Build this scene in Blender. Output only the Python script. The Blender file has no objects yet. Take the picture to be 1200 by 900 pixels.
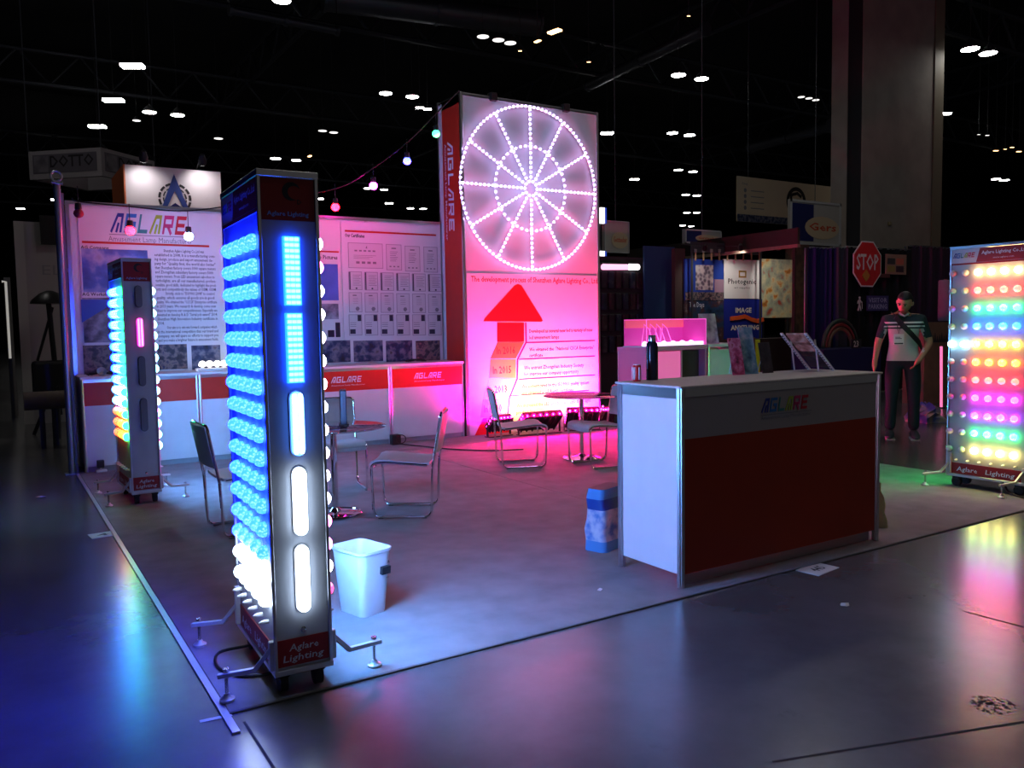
import bpy, bmesh, math, random
from mathutils import Vector, Matrix, Quaternion
random.seed(7)
S = bpy.context.scene
COL = S.collection
PI = math.pi

# ------------------------------------------------------------------ camera
CAM = Vector((-0.7085, -3.2508, 1.5))
FW = Vector((0.52925742, 0.84549177, -0.07092421))
RT = Vector((0.8468858, -0.53151751, -0.01654001))
UP = Vector((0.0516819, 0.05131079, 0.99734457))
FPX = 969.9
cd = bpy.data.cameras.new('camera'); cd.sensor_width = 36.0; cd.lens = 36.0 * FPX / 1200.0
cd.clip_start = 0.05; cd.clip_end = 400
cam = bpy.data.objects.new('camera', cd); COL.objects.link(cam)
M3 = Matrix((RT, UP, -FW)).transposed()
cam.matrix_world = Matrix.Translation(CAM) @ M3.to_4x4()
S.camera = cam
# ------------------------------------------------------------------ world, exposure
w = bpy.data.worlds.new('hall_ambient'); S.world = w; w.use_nodes = True
w.node_tree.nodes['Background'].inputs['Color'].default_value = (0.95, 0.90, 0.92, 1)
w.node_tree.nodes['Background'].inputs['Strength'].default_value = 0.055
S.view_settings.view_transform = 'Standard'; S.view_settings.look = 'None'
S.view_settings.gamma = 1.0; S.view_settings.use_curve_mapping = False
S.view_settings.exposure = 0.0
S.cycles.use_denoising = True
S.cycles.max_bounces = 6; S.cycles.diffuse_bounces = 3; S.cycles.glossy_bounces = 3
S.cycles.transmission_bounces = 6; S.cycles.transparent_max_bounces = 8
S.cycles.sample_clamp_indirect = 4.0
S.cycles.caustics_reflective = False; S.cycles.caustics_refractive = False

# ------------------------------------------------------------------ helpers
def at(px, py, ax, val):
    d = FW + RT * ((px - 600) / FPX) - UP * ((py - 450) / FPX)
    i = 'xyz'.index(ax)
    return CAM + d * ((val - CAM[i]) / d[i])

def srgb(r, g, b):
    f = lambda c: (c / 255 / 12.92) if c / 255 <= 0.04045 else ((c / 255 + 0.055) / 1.055) ** 2.4
    return (f(r), f(g), f(b))

MATS = {}
def mat(name, col=(.5, .5, .5), rough=.5, metal=0., emit=None, es=0., noise=0., nscale=20., bump=0., bscale=80., trans=0., alpha=1., ior=1.45, spec=.5, coat=0.):
    if name in MATS: return MATS[name]
    m = bpy.data.materials.new(name); m.use_nodes = True
    nt = m.node_tree; b = nt.nodes['Principled BSDF']
    b.inputs['Base Color'].default_value = (*col, 1)
    b.inputs['Roughness'].default_value = rough
    b.inputs['Metallic'].default_value = metal
    b.inputs['IOR'].default_value = ior
    b.inputs['Specular IOR Level'].default_value = spec
    b.inputs['Transmission Weight'].default_value = trans
    b.inputs['Alpha'].default_value = alpha
    b.inputs['Coat Weight'].default_value = coat
    if emit:
        b.inputs['Emission Color'].default_value = (*emit, 1)
        b.inputs['Emission Strength'].default_value = es
    if noise or bump:
        tc = nt.nodes.new('ShaderNodeTexCoord')
    if noise:
        n = nt.nodes.new('ShaderNodeTexNoise'); n.inputs['Scale'].default_value = nscale; n.inputs['Detail'].default_value = 6
        nt.links.new(tc.outputs['Object'], n.inputs['Vector'])
        r = nt.nodes.new('ShaderNodeValToRGB')
        k0, k1 = 1 - noise, 1 + noise
        r.color_ramp.elements[0].position = .3; r.color_ramp.elements[1].position = .7
        r.color_ramp.elements[0].color = (*[c * k0 for c in col], 1)
        r.color_ramp.elements[1].color = (*[min(1, c * k1) for c in col], 1)
        nt.links.new(n.outputs['Fac'], r.inputs['Fac']); nt.links.new(r.outputs['Color'], b.inputs['Base Color'])
    if bump:
        n2 = nt.nodes.new('ShaderNodeTexNoise'); n2.inputs['Scale'].default_value = bscale; n2.inputs['Detail'].default_value = 4
        nt.links.new(tc.outputs['Object'], n2.inputs['Vector'])
        bp = nt.nodes.new('ShaderNodeBump'); bp.inputs['Strength'].default_value = bump; bp.inputs['Distance'].default_value = .01
        nt.links.new(n2.outputs['Fac'], bp.inputs['Height']); nt.links.new(bp.outputs['Normal'], b.inputs['Normal'])
    MATS[name] = m
    return m

def picmat(name, stops, scale=6., kind='noise', detail=5., rough=.5):
    """printed photograph: soft procedural picture"""
    if name in MATS: return MATS[name]
    m = bpy.data.materials.new(name); m.use_nodes = True; nt = m.node_tree
    b = nt.nodes['Principled BSDF']; b.inputs['Roughness'].default_value = rough
    tc = nt.nodes.new('ShaderNodeTexCoord')
    if kind == 'noise':
        n = nt.nodes.new('ShaderNodeTexNoise'); n.inputs['Detail'].default_value = detail; o = n.outputs['Fac']
    else:
        n = nt.nodes.new('ShaderNodeTexVoronoi'); o = n.outputs['Distance']
    n.inputs['Scale'].default_value = scale
    nt.links.new(tc.outputs['Object'], n.inputs['Vector'])
    r = nt.nodes.new('ShaderNodeValToRGB')
    while len(r.color_ramp.elements) < len(stops): r.color_ramp.elements.new(.5)
    for e, (p, c) in zip(r.color_ramp.elements, stops): e.position = p; e.color = (*c, 1)
    nt.links.new(o, r.inputs['Fac']); nt.links.new(r.outputs['Color'], b.inputs['Base Color'])
    MATS[name] = m
    return m

def ledmat(name, col, strength, dots=0., core=None):
    if name in MATS: return MATS[name]
    m = bpy.data.materials.new(name); m.use_nodes = True; nt = m.node_tree
    b = nt.nodes['Principled BSDF']; b.inputs['Base Color'].default_value = (.6, .6, .6, 1); b.inputs['Roughness'].default_value = .3
    b.inputs['Emission Color'].default_value = (*col, 1); b.inputs['Emission Strength'].default_value = strength
    if dots:
        tc = nt.nodes.new('ShaderNodeTexCoord'); v = nt.nodes.new('ShaderNodeTexVoronoi'); v.inputs['Scale'].default_value = dots
        nt.links.new(tc.outputs['Object'], v.inputs['Vector'])
        r = nt.nodes.new('ShaderNodeValToRGB')
        r.color_ramp.elements[0].position = .15; r.color_ramp.elements[1].position = .5
        r.color_ramp.elements[0].color = (*(core or (1, 1, 1)), 1); r.color_ramp.elements[1].color = (*col, 1)
        nt.links.new(v.outputs['Distance'], r.inputs['Fac']); nt.links.new(r.outputs['Color'], b.inputs['Emission Color'])
    MATS[name] = m
    return m

class MB:
    def __init__(s): s.v = []; s.f = []; s.mi = []; s.cur = 0
    def add(s, vs, fs):
        o = len(s.v); s.v += [tuple(x) for x in vs]; s.f += [tuple(i + o for i in q) for q in fs]; s.mi += [s.cur] * len(fs); return s
    def box(s, a, b, M=None):
        (x0, y0, z0), (x1, y1, z1) = a, b
        vs = [Vector(c) for c in ((x0, y0, z0), (x1, y0, z0), (x1, y1, z0), (x0, y1, z0), (x0, y0, z1), (x1, y0, z1), (x1, y1, z1), (x0, y1, z1))]
        if M is not None: vs = [M @ v for v in vs]
        return s.add(vs, [(0, 3, 2, 1), (4, 5, 6, 7), (0, 1, 5, 4), (1, 2, 6, 5), (2, 3, 7, 6), (3, 0, 4, 7)])
    def bbox(s, a, b, bev=.01, M=None, seg=2):
        bm = bmesh.new(); bmesh.ops.create_cube(bm, size=1)
        c = [(p + q) / 2 for p, q in zip(a, b)]; d = [q - p for p, q in zip(a, b)]
        for v in bm.verts: v.co = Vector((c[i] + v.co[i] * d[i] for i in range(3)))
        bmesh.ops.bevel(bm, geom=bm.edges[:], offset=min(bev, min(d) * .49), segments=seg, affect='EDGES', profile=.5)
        bm.verts.index_update()
        s.add([(M @ v.co if M is not None else v.co.copy()) for v in bm.verts], [tuple(v.index for v in f.verts) for f in bm.faces]); bm.free(); return s
    def cyl(s, p0, p1, r0, r1=None, n=12, cap=True):
        r1 = r0 if r1 is None else r1
        p0, p1 = Vector(p0), Vector(p1); d = (p1 - p0).normalized()
        a = d.orthogonal().normalized(); b = d.cross(a)
        vs = []
        for p, r in ((p0, r0), (p1, r1)):
            for i in range(n):
                t = 2 * PI * i / n; vs.append(p + a * (r * math.cos(t)) + b * (r * math.sin(t)))
        fs = [(i, (i + 1) % n, n + (i + 1) % n, n + i) for i in range(n)]
        if cap: fs += [tuple(range(n - 1, -1, -1)), tuple(range(n, 2 * n))]
        return s.add(vs, fs)
    def tube(s, pts, r, n=8, closed=False, cap=True):
        pts = [Vector(p) for p in pts]; L = len(pts); rs = r if isinstance(r, (list, tuple)) else [r] * L
        vs = []; a = None
        for i, p in enumerate(pts):
            if closed: t = (pts[(i + 1) % L] - pts[i - 1])
            else: t = pts[min(i + 1, L - 1)] - pts[max(i - 1, 0)]
            t.normalize()
            if a is None: a = t.orthogonal().normalized()
            else:
                a = a - t * a.dot(t)
                a = a.normalized() if a.length > 1e-6 else t.orthogonal().normalized()
            b = t.cross(a)
            for k in range(n):
                q = 2 * PI * k / n; vs.append(p + a * (rs[i] * math.cos(q)) + b * (rs[i] * math.sin(q)))
        fs = []
        for i in range(L if closed else L - 1):
            j = (i + 1) % L
            for k in range(n): fs.append((i * n + k, i * n + (k + 1) % n, j * n + (k + 1) % n, j * n + k))
        if not closed and cap: fs += [tuple(range(n - 1, -1, -1)), tuple(range((L - 1) * n, L * n))]
        return s.add(vs, fs)
    def lathe(s, prof, n=24, M=None):
        vs = []; fs = []
        for (r, z) in prof:
            for k in range(n):
                t = 2 * PI * k / n; v = Vector((r * math.cos(t), r * math.sin(t), z)); vs.append(M @ v if M is not None else v)
        L = len(prof)
        for i in range(L - 1):
            for k in range(n): fs.append((i * n + k, i * n + (k + 1) % n, (i + 1) * n + (k + 1) % n, (i + 1) * n + k))
        fs += [tuple(range(n - 1, -1, -1)), tuple(range((L - 1) * n, L * n))]
        return s.add(vs, fs)
    def poly(s, F, pts, d0=0., d1=.004):
        """extruded polygon (simple, given counter-clockwise in frame F)"""
        n = len(pts)
        vs = [F(a, b, d0) for a, b in pts] + [F(a, b, d1) for a, b in pts]
        fs = [tuple(range(n, 2 * n)), tuple(range(n - 1, -1, -1))] + [(i, (i + 1) % n, n + (i + 1) % n, n + i) for i in range(n)]
        return s.add(vs, fs)
    def rect(s, F, a0, b0, a1, b1, d0=0., d1=.003): return s.poly(F, [(a0, b0), (a1, b0), (a1, b1), (a0, b1)], d0, d1)
    def build(s, name, m, parent=None, local=False, smooth=False, kind=None, loc=None, rz=0.):
        me = bpy.data.meshes.new(name); me.from_pydata(s.v, [], s.f)
        for x in (m if isinstance(m, (list, tuple)) else [m]): me.materials.append(x)
        if isinstance(m, (list, tuple)): me.polygons.foreach_set('material_index', s.mi)
        if smooth:
            me.polygons.foreach_set('use_smooth', [True] * len(me.polygons))
            try: me.set_sharp_from_angle(angle=math.radians(40))
            except Exception: pass
        me.update()
        return place(name, me, parent, local, kind, loc, rz)

WORLD = {}
def place(name, me, parent=None, local=False, kind=None, loc=None, rz=0.):
    o = bpy.data.objects.new(name, me); COL.objects.link(o)
    if loc is not None: o.location = loc
    if rz: o.rotation_euler = (0, 0, rz)
    basis = Matrix.Translation(Vector(loc) if loc is not None else Vector()) @ Matrix.Rotation(rz, 4, 'Z')
    if parent is not None:
        o.parent = parent
        if not local: o.matrix_parent_inverse = WORLD[parent.name].inverted(); WORLD[o.name] = basis
        else: WORLD[o.name] = WORLD[parent.name] @ basis
    else: WORLD[o.name] = basis
    if kind: o['kind'] = kind
    return o

def tag(o, label=None, cat=None, group=None, kind=None):
    if label: o['label'] = label
    if cat: o['category'] = cat
    if group: o['group'] = group
    if kind: o['kind'] = kind
    return o

def thing(name, label, cat, loc=(0, 0, 0), rz=0., group=None):
    o = bpy.data.objects.new(name, None); COL.objects.link(o); o.empty_display_size = .1
    o.location = loc; o.rotation_euler = (0, 0, rz)
    WORLD[o.name] = Matrix.Translation(Vector(loc)) @ Matrix.Rotation(rz, 4, 'Z')
    return tag(o, label, cat, group)

def copy_tree(o, parent=None):
    c = o.copy(); COL.objects.link(c); c.parent = parent
    for ch in list(o.children): copy_tree(ch, c)
    return c

def frame(o, ex, ey):
    o, ex, ey = Vector(o), Vector(ex), Vector(ey); en = ex.cross(ey)
    return lambda a, b, n=0.: o + ex * a + ey * b + en * n
def F_my(y): return frame((0, y, 0), (1, 0, 0), (0, 0, 1))      # faces -Y: (x, z)
def F_mx(x): return frame((x, 0, 0), (0, -1, 0), (0, 0, 1))     # faces -X: (-y, z)
def F_up(z): return frame((0, 0, z), (1, 0, 0), (0, 1, 0))

TXT = {}
def text_mb(mb, F, s, a, b, h, w=None, align='l', d0=.0005, d1=None, bold=0., shear=0.):
    """flat lettering: baseline at (a,b); cap height h; optional total width w"""
    key = (s, bold)
    if key not in TXT:
        cu = bpy.data.curves.new('t', 'FONT'); cu.body = s; cu.size = 1.0; cu.offset = bold; cu.resolution_u = 1
        ob = bpy.data.objects.new('t', cu)
        me = bpy.data.meshes.new_from_object(ob)
        TXT[key] = ([v.co.copy() for v in me.vertices], [tuple(p.vertices) for p in me.polygons])
        bpy.data.meshes.remove(me); bpy.data.objects.remove(ob); bpy.data.curves.remove(cu)
    vs, fs = TXT[key]
    if not vs: return
    x0 = min(v.x for v in vs); x1 = max(v.x for v in vs)
    k = h / .70; kx = k if w is None else w / max(1e-6, x1 - x0)
    W = (x1 - x0) * kx
    off = a - (0 if align == 'l' else W / 2 if align == 'c' else W)
    mb.add([F(off + (v.x - x0) * kx + v.y * k * shear, b + v.y * k, d0) for v in vs], fs)
    return W

def stroke(mb, F, pts, t, d0=0., d1=.002, closed=False):
    """polyline of width t made of mitred quads"""
    pts = [Vector((p[0], p[1])) for p in pts]; n = len(pts); L = []; R = []
    for i in range(n):
        pr = pts[i - 1] if (i > 0 or closed) else None
        nx = pts[(i + 1) % n] if (i < n - 1 or closed) else None
        d1v = (pts[i] - pr).normalized() if pr is not None else None
        d2v = (nx - pts[i]).normalized() if nx is not None else None
        if d1v is None: d1v = d2v
        if d2v is None: d2v = d1v
        m = (d1v + d2v); m = m.normalized() if m.length > 1e-5 else d1v
        nn = Vector((-m.y, m.x)); c = max(.45, nn.dot(Vector((-d1v.y, d1v.x))))
        L.append(pts[i] + nn * (t / 2 / c)); R.append(pts[i] - nn * (t / 2 / c))
    for i in range(n if closed else n - 1):
        j = (i + 1) % n
        mb.poly(F, [R[i], R[j], L[j], L[i]], d0, d1)

GLYPH = {'A': ([[(0, 0), (.42, .9), (.9, .9), (.9, 0)], [(.5, 0), (.60, .5)]], 1.0),
         'G': ([[(1, .9), (.1, .9), (.1, .1), (.95, .1), (.95, .5), (.5, .5)]], 1.08),
         'L': ([[(.1, 1), (.1, .1), (.95, .1)]], 1.0),
         'R': ([[(.1, 0), (.1, .9), (.9, .9), (.9, .45), (.1, .45)], [(.5, .42), (.92, 0)]], 1.05),
         'E': ([[(1, .9), (.1, .9), (.1, .1), (1, .1)], [(.1, .5), (.9, .5)]], 1.05)}
def aglare(F, a, b, w, h, mats, parent, name='logo_letter', d1=.003, tagline=None, shear=.18):
    lw = w / 7.2
    x = 0.
    for i, ch in enumerate('AGLARE'):
        st, adv = GLYPH[ch]; mb = MB()
        G = lambda p, q, n=0., x=x: F(a + x * lw * 1.17 + p * lw * .95 + q * h * shear, b + q * h, n)
        for s_ in st:
            stroke(mb, G, s_, .2, .0005, d1)
        mb.build(name, mats[i % len(mats)], parent)
        x += adv
# ================================================================== the setting
def concrete():
    m = bpy.data.materials.new('polished_concrete'); m.use_nodes = True; nt = m.node_tree; b = nt.nodes['Principled BSDF']
    tc = nt.nodes.new('ShaderNodeTexCoord')
    n = nt.nodes.new('ShaderNodeTexNoise'); n.inputs['Scale'].default_value = .9; n.inputs['Detail'].default_value = 9; n.inputs['Roughness'].default_value = .62
    nt.links.new(tc.outputs['Object'], n.inputs['Vector'])
    r = nt.nodes.new('ShaderNodeValToRGB'); r.color_ramp.elements[0].position = .3; r.color_ramp.elements[1].position = .75
    r.color_ramp.elements[0].color = (.052, .053, .058, 1); r.color_ramp.elements[1].color = (.122, .120, .124, 1)
    nt.links.new(n.outputs['Fac'], r.inputs['Fac'])
    # dark scuffs
    n3 = nt.nodes.new('ShaderNodeTexNoise'); n3.inputs['Scale'].default_value = 3.1; n3.inputs['Detail'].default_value = 12; n3.inputs['Roughness'].default_value = .75
    nt.links.new(tc.outputs['Object'], n3.inputs['Vector'])
    r3 = nt.nodes.new('ShaderNodeValToRGB'); r3.color_ramp.elements[0].position = .62; r3.color_ramp.elements[1].position = .72
    r3.color_ramp.elements[0].color = (1, 1, 1, 1); r3.color_ramp.elements[1].color = (.45, .44, .42, 1)
    nt.links.new(n3.outputs['Fac'], r3.inputs['Fac'])
    mx = nt.nodes.new('ShaderNodeMixRGB'); mx.blend_type = 'MULTIPLY'; mx.inputs['Fac'].default_value = .45
    nt.links.new(r.outputs['Color'], mx.inputs['Color1']); nt.links.new(r3.outputs['Color'], mx.inputs['Color2'])
    nt.links.new(mx.outputs['Color'], b.inputs['Base Color'])
    r2 = nt.nodes.new('ShaderNodeMapRange'); r2.inputs['To Min'].default_value = .15; r2.inputs['To Max'].default_value = .32
    nt.links.new(n.outputs['Fac'], r2.inputs['Value']); nt.links.new(r2.outputs['Result'], b.inputs['Roughness'])
    n2 = nt.nodes.new('ShaderNodeTexNoise'); n2.inputs['Scale'].default_value = 45; n2.inputs['Detail'].default_value = 5
    nt.links.new(tc.outputs['Object'], n2.inputs['Vector'])
    bp = nt.nodes.new('ShaderNodeBump'); bp.inputs['Strength'].default_value = .02; bp.inputs['Distance'].default_value = .01
    nt.links.new(n2.outputs['Fac'], bp.inputs['Height']); nt.links.new(bp.outputs['Normal'], b.inputs['Normal'])
    b.inputs['Specular IOR Level'].default_value = .55
    return m
CONC = concrete()
fl = MB().box((-60, -25, -.3), (110, 120, 0)).build('floor', CONC, kind='structure')
JOINT = mat('floor_joint', (.012, .012, .013), .8)
jm = MB()
def floor_line(p, q, wd):
    a = at(*p, 'z', 0.); b = at(*q, 'z', 0.); d = (b - a).normalized(); n_ = Vector((-d.y, d.x, 0)) * wd / 2
    return a, b, n_
for p, q in (((905, 893), (1200, 846)), ((286, 846), (320, 899)), ((1128, 716), (1200, 735))):
    a, b, n_ = floor_line(p, q, .011)
    d = (b - a).normalized() * .6
    jm.add([a + n_ + Vector((0, 0, .0012)), a - n_ + Vector((0, 0, .0012)), b - n_ + d + Vector((0, 0, .0012)), b + n_ + d + Vector((0, 0, .0012))], [(0, 1, 2, 3)])
jm.build('slab_joint', JOINT, fl)
sm = MB(); rs = random.Random(3); c = at(1162, 826, 'z', 0.)
for i in range(110):
    q = rs.random() * 2 * PI; r_ = .085 * rs.random() ** .6; s_ = .002 + .006 * rs.random(); x, y = c.x + r_ * 1.1 * math.cos(q), c.y + r_ * .9 * math.sin(q)
    sm.add([(x + s_ * math.cos(k * 1.26), y + s_ * math.sin(k * 1.26), .0011) for k in range(5)], [(0, 1, 2, 3, 4)])
sm.build('floor_stain', mat('stain_brown', (.02, .016, .013), .8), fl, kind='stuff')

DARK = mat('hall_dark_paint', (.012, .013, .018), .9)
MB().box((-60, -25, 14.5), (110, 120, 14.8)).build('ceiling', DARK, kind='structure')
WALLM = mat('hall_wall_paint', (.02, .02, .024), .9)
MB().box((-60, 119, 0), (110, 120, 14.5)).build('wall_far', WALLM, kind='structure')
MB().box((109, -25, 0), (110, 119, 14.5)).build('wall_right', WALLM, kind='structure')
MB().box((-60, -25, 0), (-59, 119, 14.5)).build('wall_left', WALLM, kind='structure')

STEEL = mat('dark_steel', (.06, .065, .08), .55, .6)
DUCT = mat('galvanised_duct', (.16, .17, .20), .4, .8)
def truss(p, q, label, hgt=1.3):
    p, q = Vector(p), Vector(q); t = thing('roof_truss', label, 'truss', p, group='roof trusses under the hall ceiling')
    d = q - p; L = d.length; n = max(2, int(L / 2.2)); up = Vector((0, 0, hgt))
    MB().tube([p, q], .10, 6).build('bottom_chord', STEEL, t)
    MB().tube([p + up, q + up], .10, 6).build('top_chord', STEEL, t)
    wb = MB()
    for i in range(n):
        a = p + d * (i / n); b = p + d * ((i + .5) / n) + up; c = p + d * ((i + 1) / n)
        wb.tube([a, b], .05, 5, cap=False); wb.tube([b, c], .05, 5, cap=False)
    wb.build('web_bars', STEEL, t, kind='stuff')
for y, l in ((14, 'nearest'), (24, 'second nearest'), (36, 'third nearest'), (52, 'second farthest'), (72, 'farthest')): truss((-25, y, 11.6), (60, y, 11.6), l + ' dark lattice truss running across under the hall ceiling')
for x, l in ((-4, 'leftmost'), (10, 'second from left'), (24, 'third from left'), (42, 'rightmost')): truss((x, 6, 12.9), (x, 90, 12.9), l + ' dark lattice truss running away into the hall depth')
def duct(a, b, r, label):
    mb = MB().cyl(a, b, r, n=14)
    t = thing('air_duct', label, 'duct', a); mb.build('pipe', DUCT, t, smooth=True)
    a, b = Vector(a), Vector(b); n = max(2, int((b - a).length / 4))
    for i in range(n + 1):
        c = a + (b - a) * (i / n); d = (b - a).normalized() * .05; MB().cyl(c - d, c + d, r + .04, n=14).build('flange', DUCT, t)
        MB().cyl(c + Vector((0, 0, r)), (c.x, c.y, 14.5), .015, n=5).build('hanger_rod', STEEL, t)
duct(at(380, -4, 'z', 12.2), at(630, 28, 'z', 12.2), .45, 'round galvanised air duct under the ceiling above the tall light-wheel wall')
duct(at(270, 12, 'z', 11.), at(395, 36, 'z', 11.), .13, 'thin pale pipe run near the top left of the ceiling')
duct(at(690, 100, 'z', 11.5), at(826, 34, 'z', 11.5), .22, 'long slanting duct right of the light-wheel wall, high up')
duct(at(880, 172, 'z', 10.8), at(972, 148, 'z', 10.8), .3, 'far horizontal duct left of the big pillar')

# hall lamps ----------------------------------------------------------------
LAMPW = mat('lamp_glow_white', (.9, .9, .9), .4, emit=(1., .97, .93), es=28)
LAMPD = mat('lamp_glow_dim', (.9, .9, .9), .4, emit=(1., .96, .92), es=1.6)
LAMPO = mat('lamp_glow_warm', (.9, .7, .5), .4, emit=(1., .55, .22), es=6)
LHOUS = mat('lamp_housing', (.10, .10, .11), .5, .5)
def lamp_proto(m, nm, r=.34):
    o = thing('high_bay_lamp', nm, 'lamp', (0, 0, 0), group='high bay lamps of the hall')
    MB().lathe([(r, -.02), (r, .0), (r * 1.03, .03), (r * .75, .16), (r * .35, .30), (.06, .36)], 18).build('reflector', LHOUS, o, True, smooth=True)
    MB().lathe([(r * .98, -.035), (r * 1.0, -.02), (r * .99, -.005)], 18).build('diffuser', m, o, True)
    MB().cyl((0, 0, 0), (0, 0, 1), .012, n=6).build('hanging_rod', LHOUS, o, True, loc=(0, 0, .36))
    return o
HZ = 10.
lw_ = lamp_proto(LAMPW, 'round white high bay lamp shining below the dark hall ceiling')
ld_ = lamp_proto(LAMPD, 'faint pale high bay lamp, dimmed, far under the dark ceiling')
first = {}
def put_lamp(pr, px, py, wpx, z=HZ, label=None):
    p = at(px, py, 'z', z); D = (p - CAM).dot(FW)
    s = max(.35, min(2.0, wpx * D / FPX / .68))
    o = pr if pr.name not in first else copy_tree(pr)
    first[pr.name] = 1
    o.location = p; o.scale = (s, s, s)
    for c_ in o.children:
        if c_.name.startswith('hanging_rod'): c_.scale = (1, 1, (14.5 - z) / s - .36)
    if label: o['label'] = label
    return o
for px, py, wd, l in ((175, 131, 15, 'left lamp of the bright pair right of the upper left bar lamps'),
    (208, 134.5, 15, 'right lamp of the bright pair right of the upper left bar lamps'),
    (330, 0, 21, 'bright round lamp cut by the top picture edge, left half'),
    (452, 109, 15, 'left lamp of the bright pair left of the tall wall top'),
    (483, 113, 15, 'right lamp of the bright pair left of the tall wall top'),
    (795, 87.5, 17, 'left lamp of the topmost bright pair right of the tall wall'),
    (822, 92, 16, 'right lamp of the topmost bright pair right of the tall wall'),
    (788, 155.5, 13, 'left lamp of the second bright pair right of the tall wall'),
    (808, 158, 13, 'right lamp of the second bright pair right of the tall wall'),
    (795, 199, 10, 'left lamp of the third pair in the column right of the tall wall'),
    (812, 201, 10, 'right lamp of the third pair in the column right of the tall wall'),
    (803.5, 228, 9, 'left lamp of the fourth pair in the column right of the tall wall'),
    (816.5, 229, 9, 'right lamp of the fourth pair in the column right of the tall wall'),
    (805, 249, 8, 'left lamp of the fifth pair in the column right of the tall wall'),
    (816.5, 249, 8, 'right lamp of the fifth pair in the column right of the tall wall'),
    (800, 264, 7, 'left lamp of the lowest pair in the column right of the tall wall'),
    (810, 265, 6.5, 'right lamp of the lowest pair in the column right of the tall wall'),
    (1137, 57, 20, 'left lamp of the large bright pair right of the pillar'),
    (1158, 62, 19, 'right lamp of the large bright pair right of the pillar'),
    (1167, 209.5, 10, 'left lamp of the low pair at the right edge, below the terrace lights'),
    (1177, 211, 10, 'right lamp of the low pair at the right edge, below the terrace lights'),
    (323, 185.5, 12, 'left lamp of the small pair above the blue lamp tower'),
    (347, 187.5, 11, 'right lamp of the small pair above the blue lamp tower'),
    (431, 220.5, 9, 'left lamp of the small pair by the magenta string bulb'),
    (450, 222, 9, 'right lamp of the small pair by the magenta string bulb'),
    (481, 244, 8, 'left lamp of the lowest small pair beside the red wall side'),
    (496, 244.5, 8, 'right lamp of the lowest small pair beside the red wall side')): put_lamp(lw_, px, py, wd, label=l)
for px, py, wd, l in ((256, 162, 10, 'faint lamp alone above the header board with the arrow'),
    (378, 153, 10, 'faint left lamp of a dim pair in mid ceiling left of the tall wall'),
    (391, 155, 10, 'faint right lamp of a dim pair in mid ceiling left of the tall wall'),
    (160, 141, 9, 'faint lamp between the bar lamps and the bright pair, upper left'),
    (939, 113.5, 8, 'faint left lamp of three beside the pillar'),
    (948, 115, 8, 'faint middle lamp of three beside the pillar'),
    (956, 117, 8, 'faint right lamp of three beside the pillar'),
    (566, 42.5, 14, 'faint left lamp of three above the tall wall'),
    (584, 46.5, 14, 'faint middle lamp of three above the tall wall'),
    (598, 50, 14, 'faint right lamp of three above the tall wall')): put_lamp(ld_, px, py, wd, label=l)
# linear bright fixtures seen as short bars
def bar_lamp(px, py, wpx, label, m=LAMPW, slope=0., z=HZ):
    p = at(px, py, 'z', z); q = at(px + wpx, py + slope, 'z', z); p0 = at(px - wpx, py - slope, 'z', z)
    D = (p - CAM).dot(FW); L = wpx * D / FPX
    q = p + (at(px + wpx, py + slope, 'z', z) - p).normalized() * L / 2; p0 = p - (q - p)
    t = thing('linear_lamp', label, 'lamp', p)
    d = (q - p0).normalized(); n_ = Vector((-d.y, d.x, 0)) * L * .22; h = Vector((0, 0, .12 * L))
    mb = MB(); mb.add([p0 - n_, q - n_, q + n_, p0 + n_, p0 - n_ + h, q - n_ + h, q + n_ + h, p0 + n_ + h], [(3, 2, 1, 0), (0, 1, 5, 4), (1, 2, 6, 5), (2, 3, 7, 6), (3, 0, 4, 7)]); mb.build('diffuser', m, t)
    mb = MB(); k = h * 1.02; k2 = h * 1.6
    mb.add([p0 - n_ + k, q - n_ + k, q + n_ + k, p0 + n_ + k, p0 - n_ + k2, q - n_ + k2, q + n_ + k2, p0 + n_ + k2], [(4, 5, 6, 7), (0, 1, 5, 4), (1, 2, 6, 5), (2, 3, 7, 6), (3, 0, 4, 7)])
    mb.build('housing', LHOUS, t); MB().cyl(p + k2, (p.x, p.y, 14.5), .015, n=5).build('hanging_rod', LHOUS, t)
bar_lamp(155.5, 79, 25, 'largest bright bar lamp in the upper left of the ceiling')
bar_lamp(133, 119, 22, 'middle bright bar lamp of the slanting row at upper left')
bar_lamp(114, 149.5, 18, 'lowest bright bar lamp of the slanting row at upper left')
bar_lamp(492, 127, 9, 'left of two small joined bar lamps left of the light-wheel wall'); bar_lamp(501, 128.5, 9, 'right of two small joined bar lamps left of the light-wheel wall')
bar_lamp(711.5, 157, 14, 'short bar lamp just right of the light-wheel wall top'); bar_lamp(743.5, 211, 10, 'short bar lamp right of the light-wheel wall, at wheel height')
bar_lamp(1108, 134, 12, 'small bar lamp just right of the big pillar'); bar_lamp(456, 239, 9, 'short bar lamp above the certificate poster wall')
bar_lamp(375, 233.5, 8, 'short bar lamp beside the top of the blue lamp tower'); bar_lamp(67, 235, 12, 'short bar lamp left of the banner with the blue arrow logo')
bar_lamp(650, 38, 17, 'long orange lamp bar above the light-wheel wall', LAMPO, -6); bar_lamp(630, 49, 9, 'short orange lamp bar above the light-wheel wall', LAMPO, -4)
bar_lamp(609.5, 60, 4, 'tiny orange lamp dot above the light-wheel wall', LAMPO); bar_lamp(690, 73, 4, 'tiny orange window lamp above the wheel wall right corner', LAMPO, 0)
bar_lamp(807, 19, 3.5, 'tiny orange window lamp at the top of the ceiling', LAMPO)
bar_lamp(363, 183.5, 7, 'short tilted warm lamp bar above the blue lamp tower', LAMPO, -4)
bar_lamp(24, 245, 8, 'round-looking white lamp at the far left below the hanging box sign')
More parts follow.
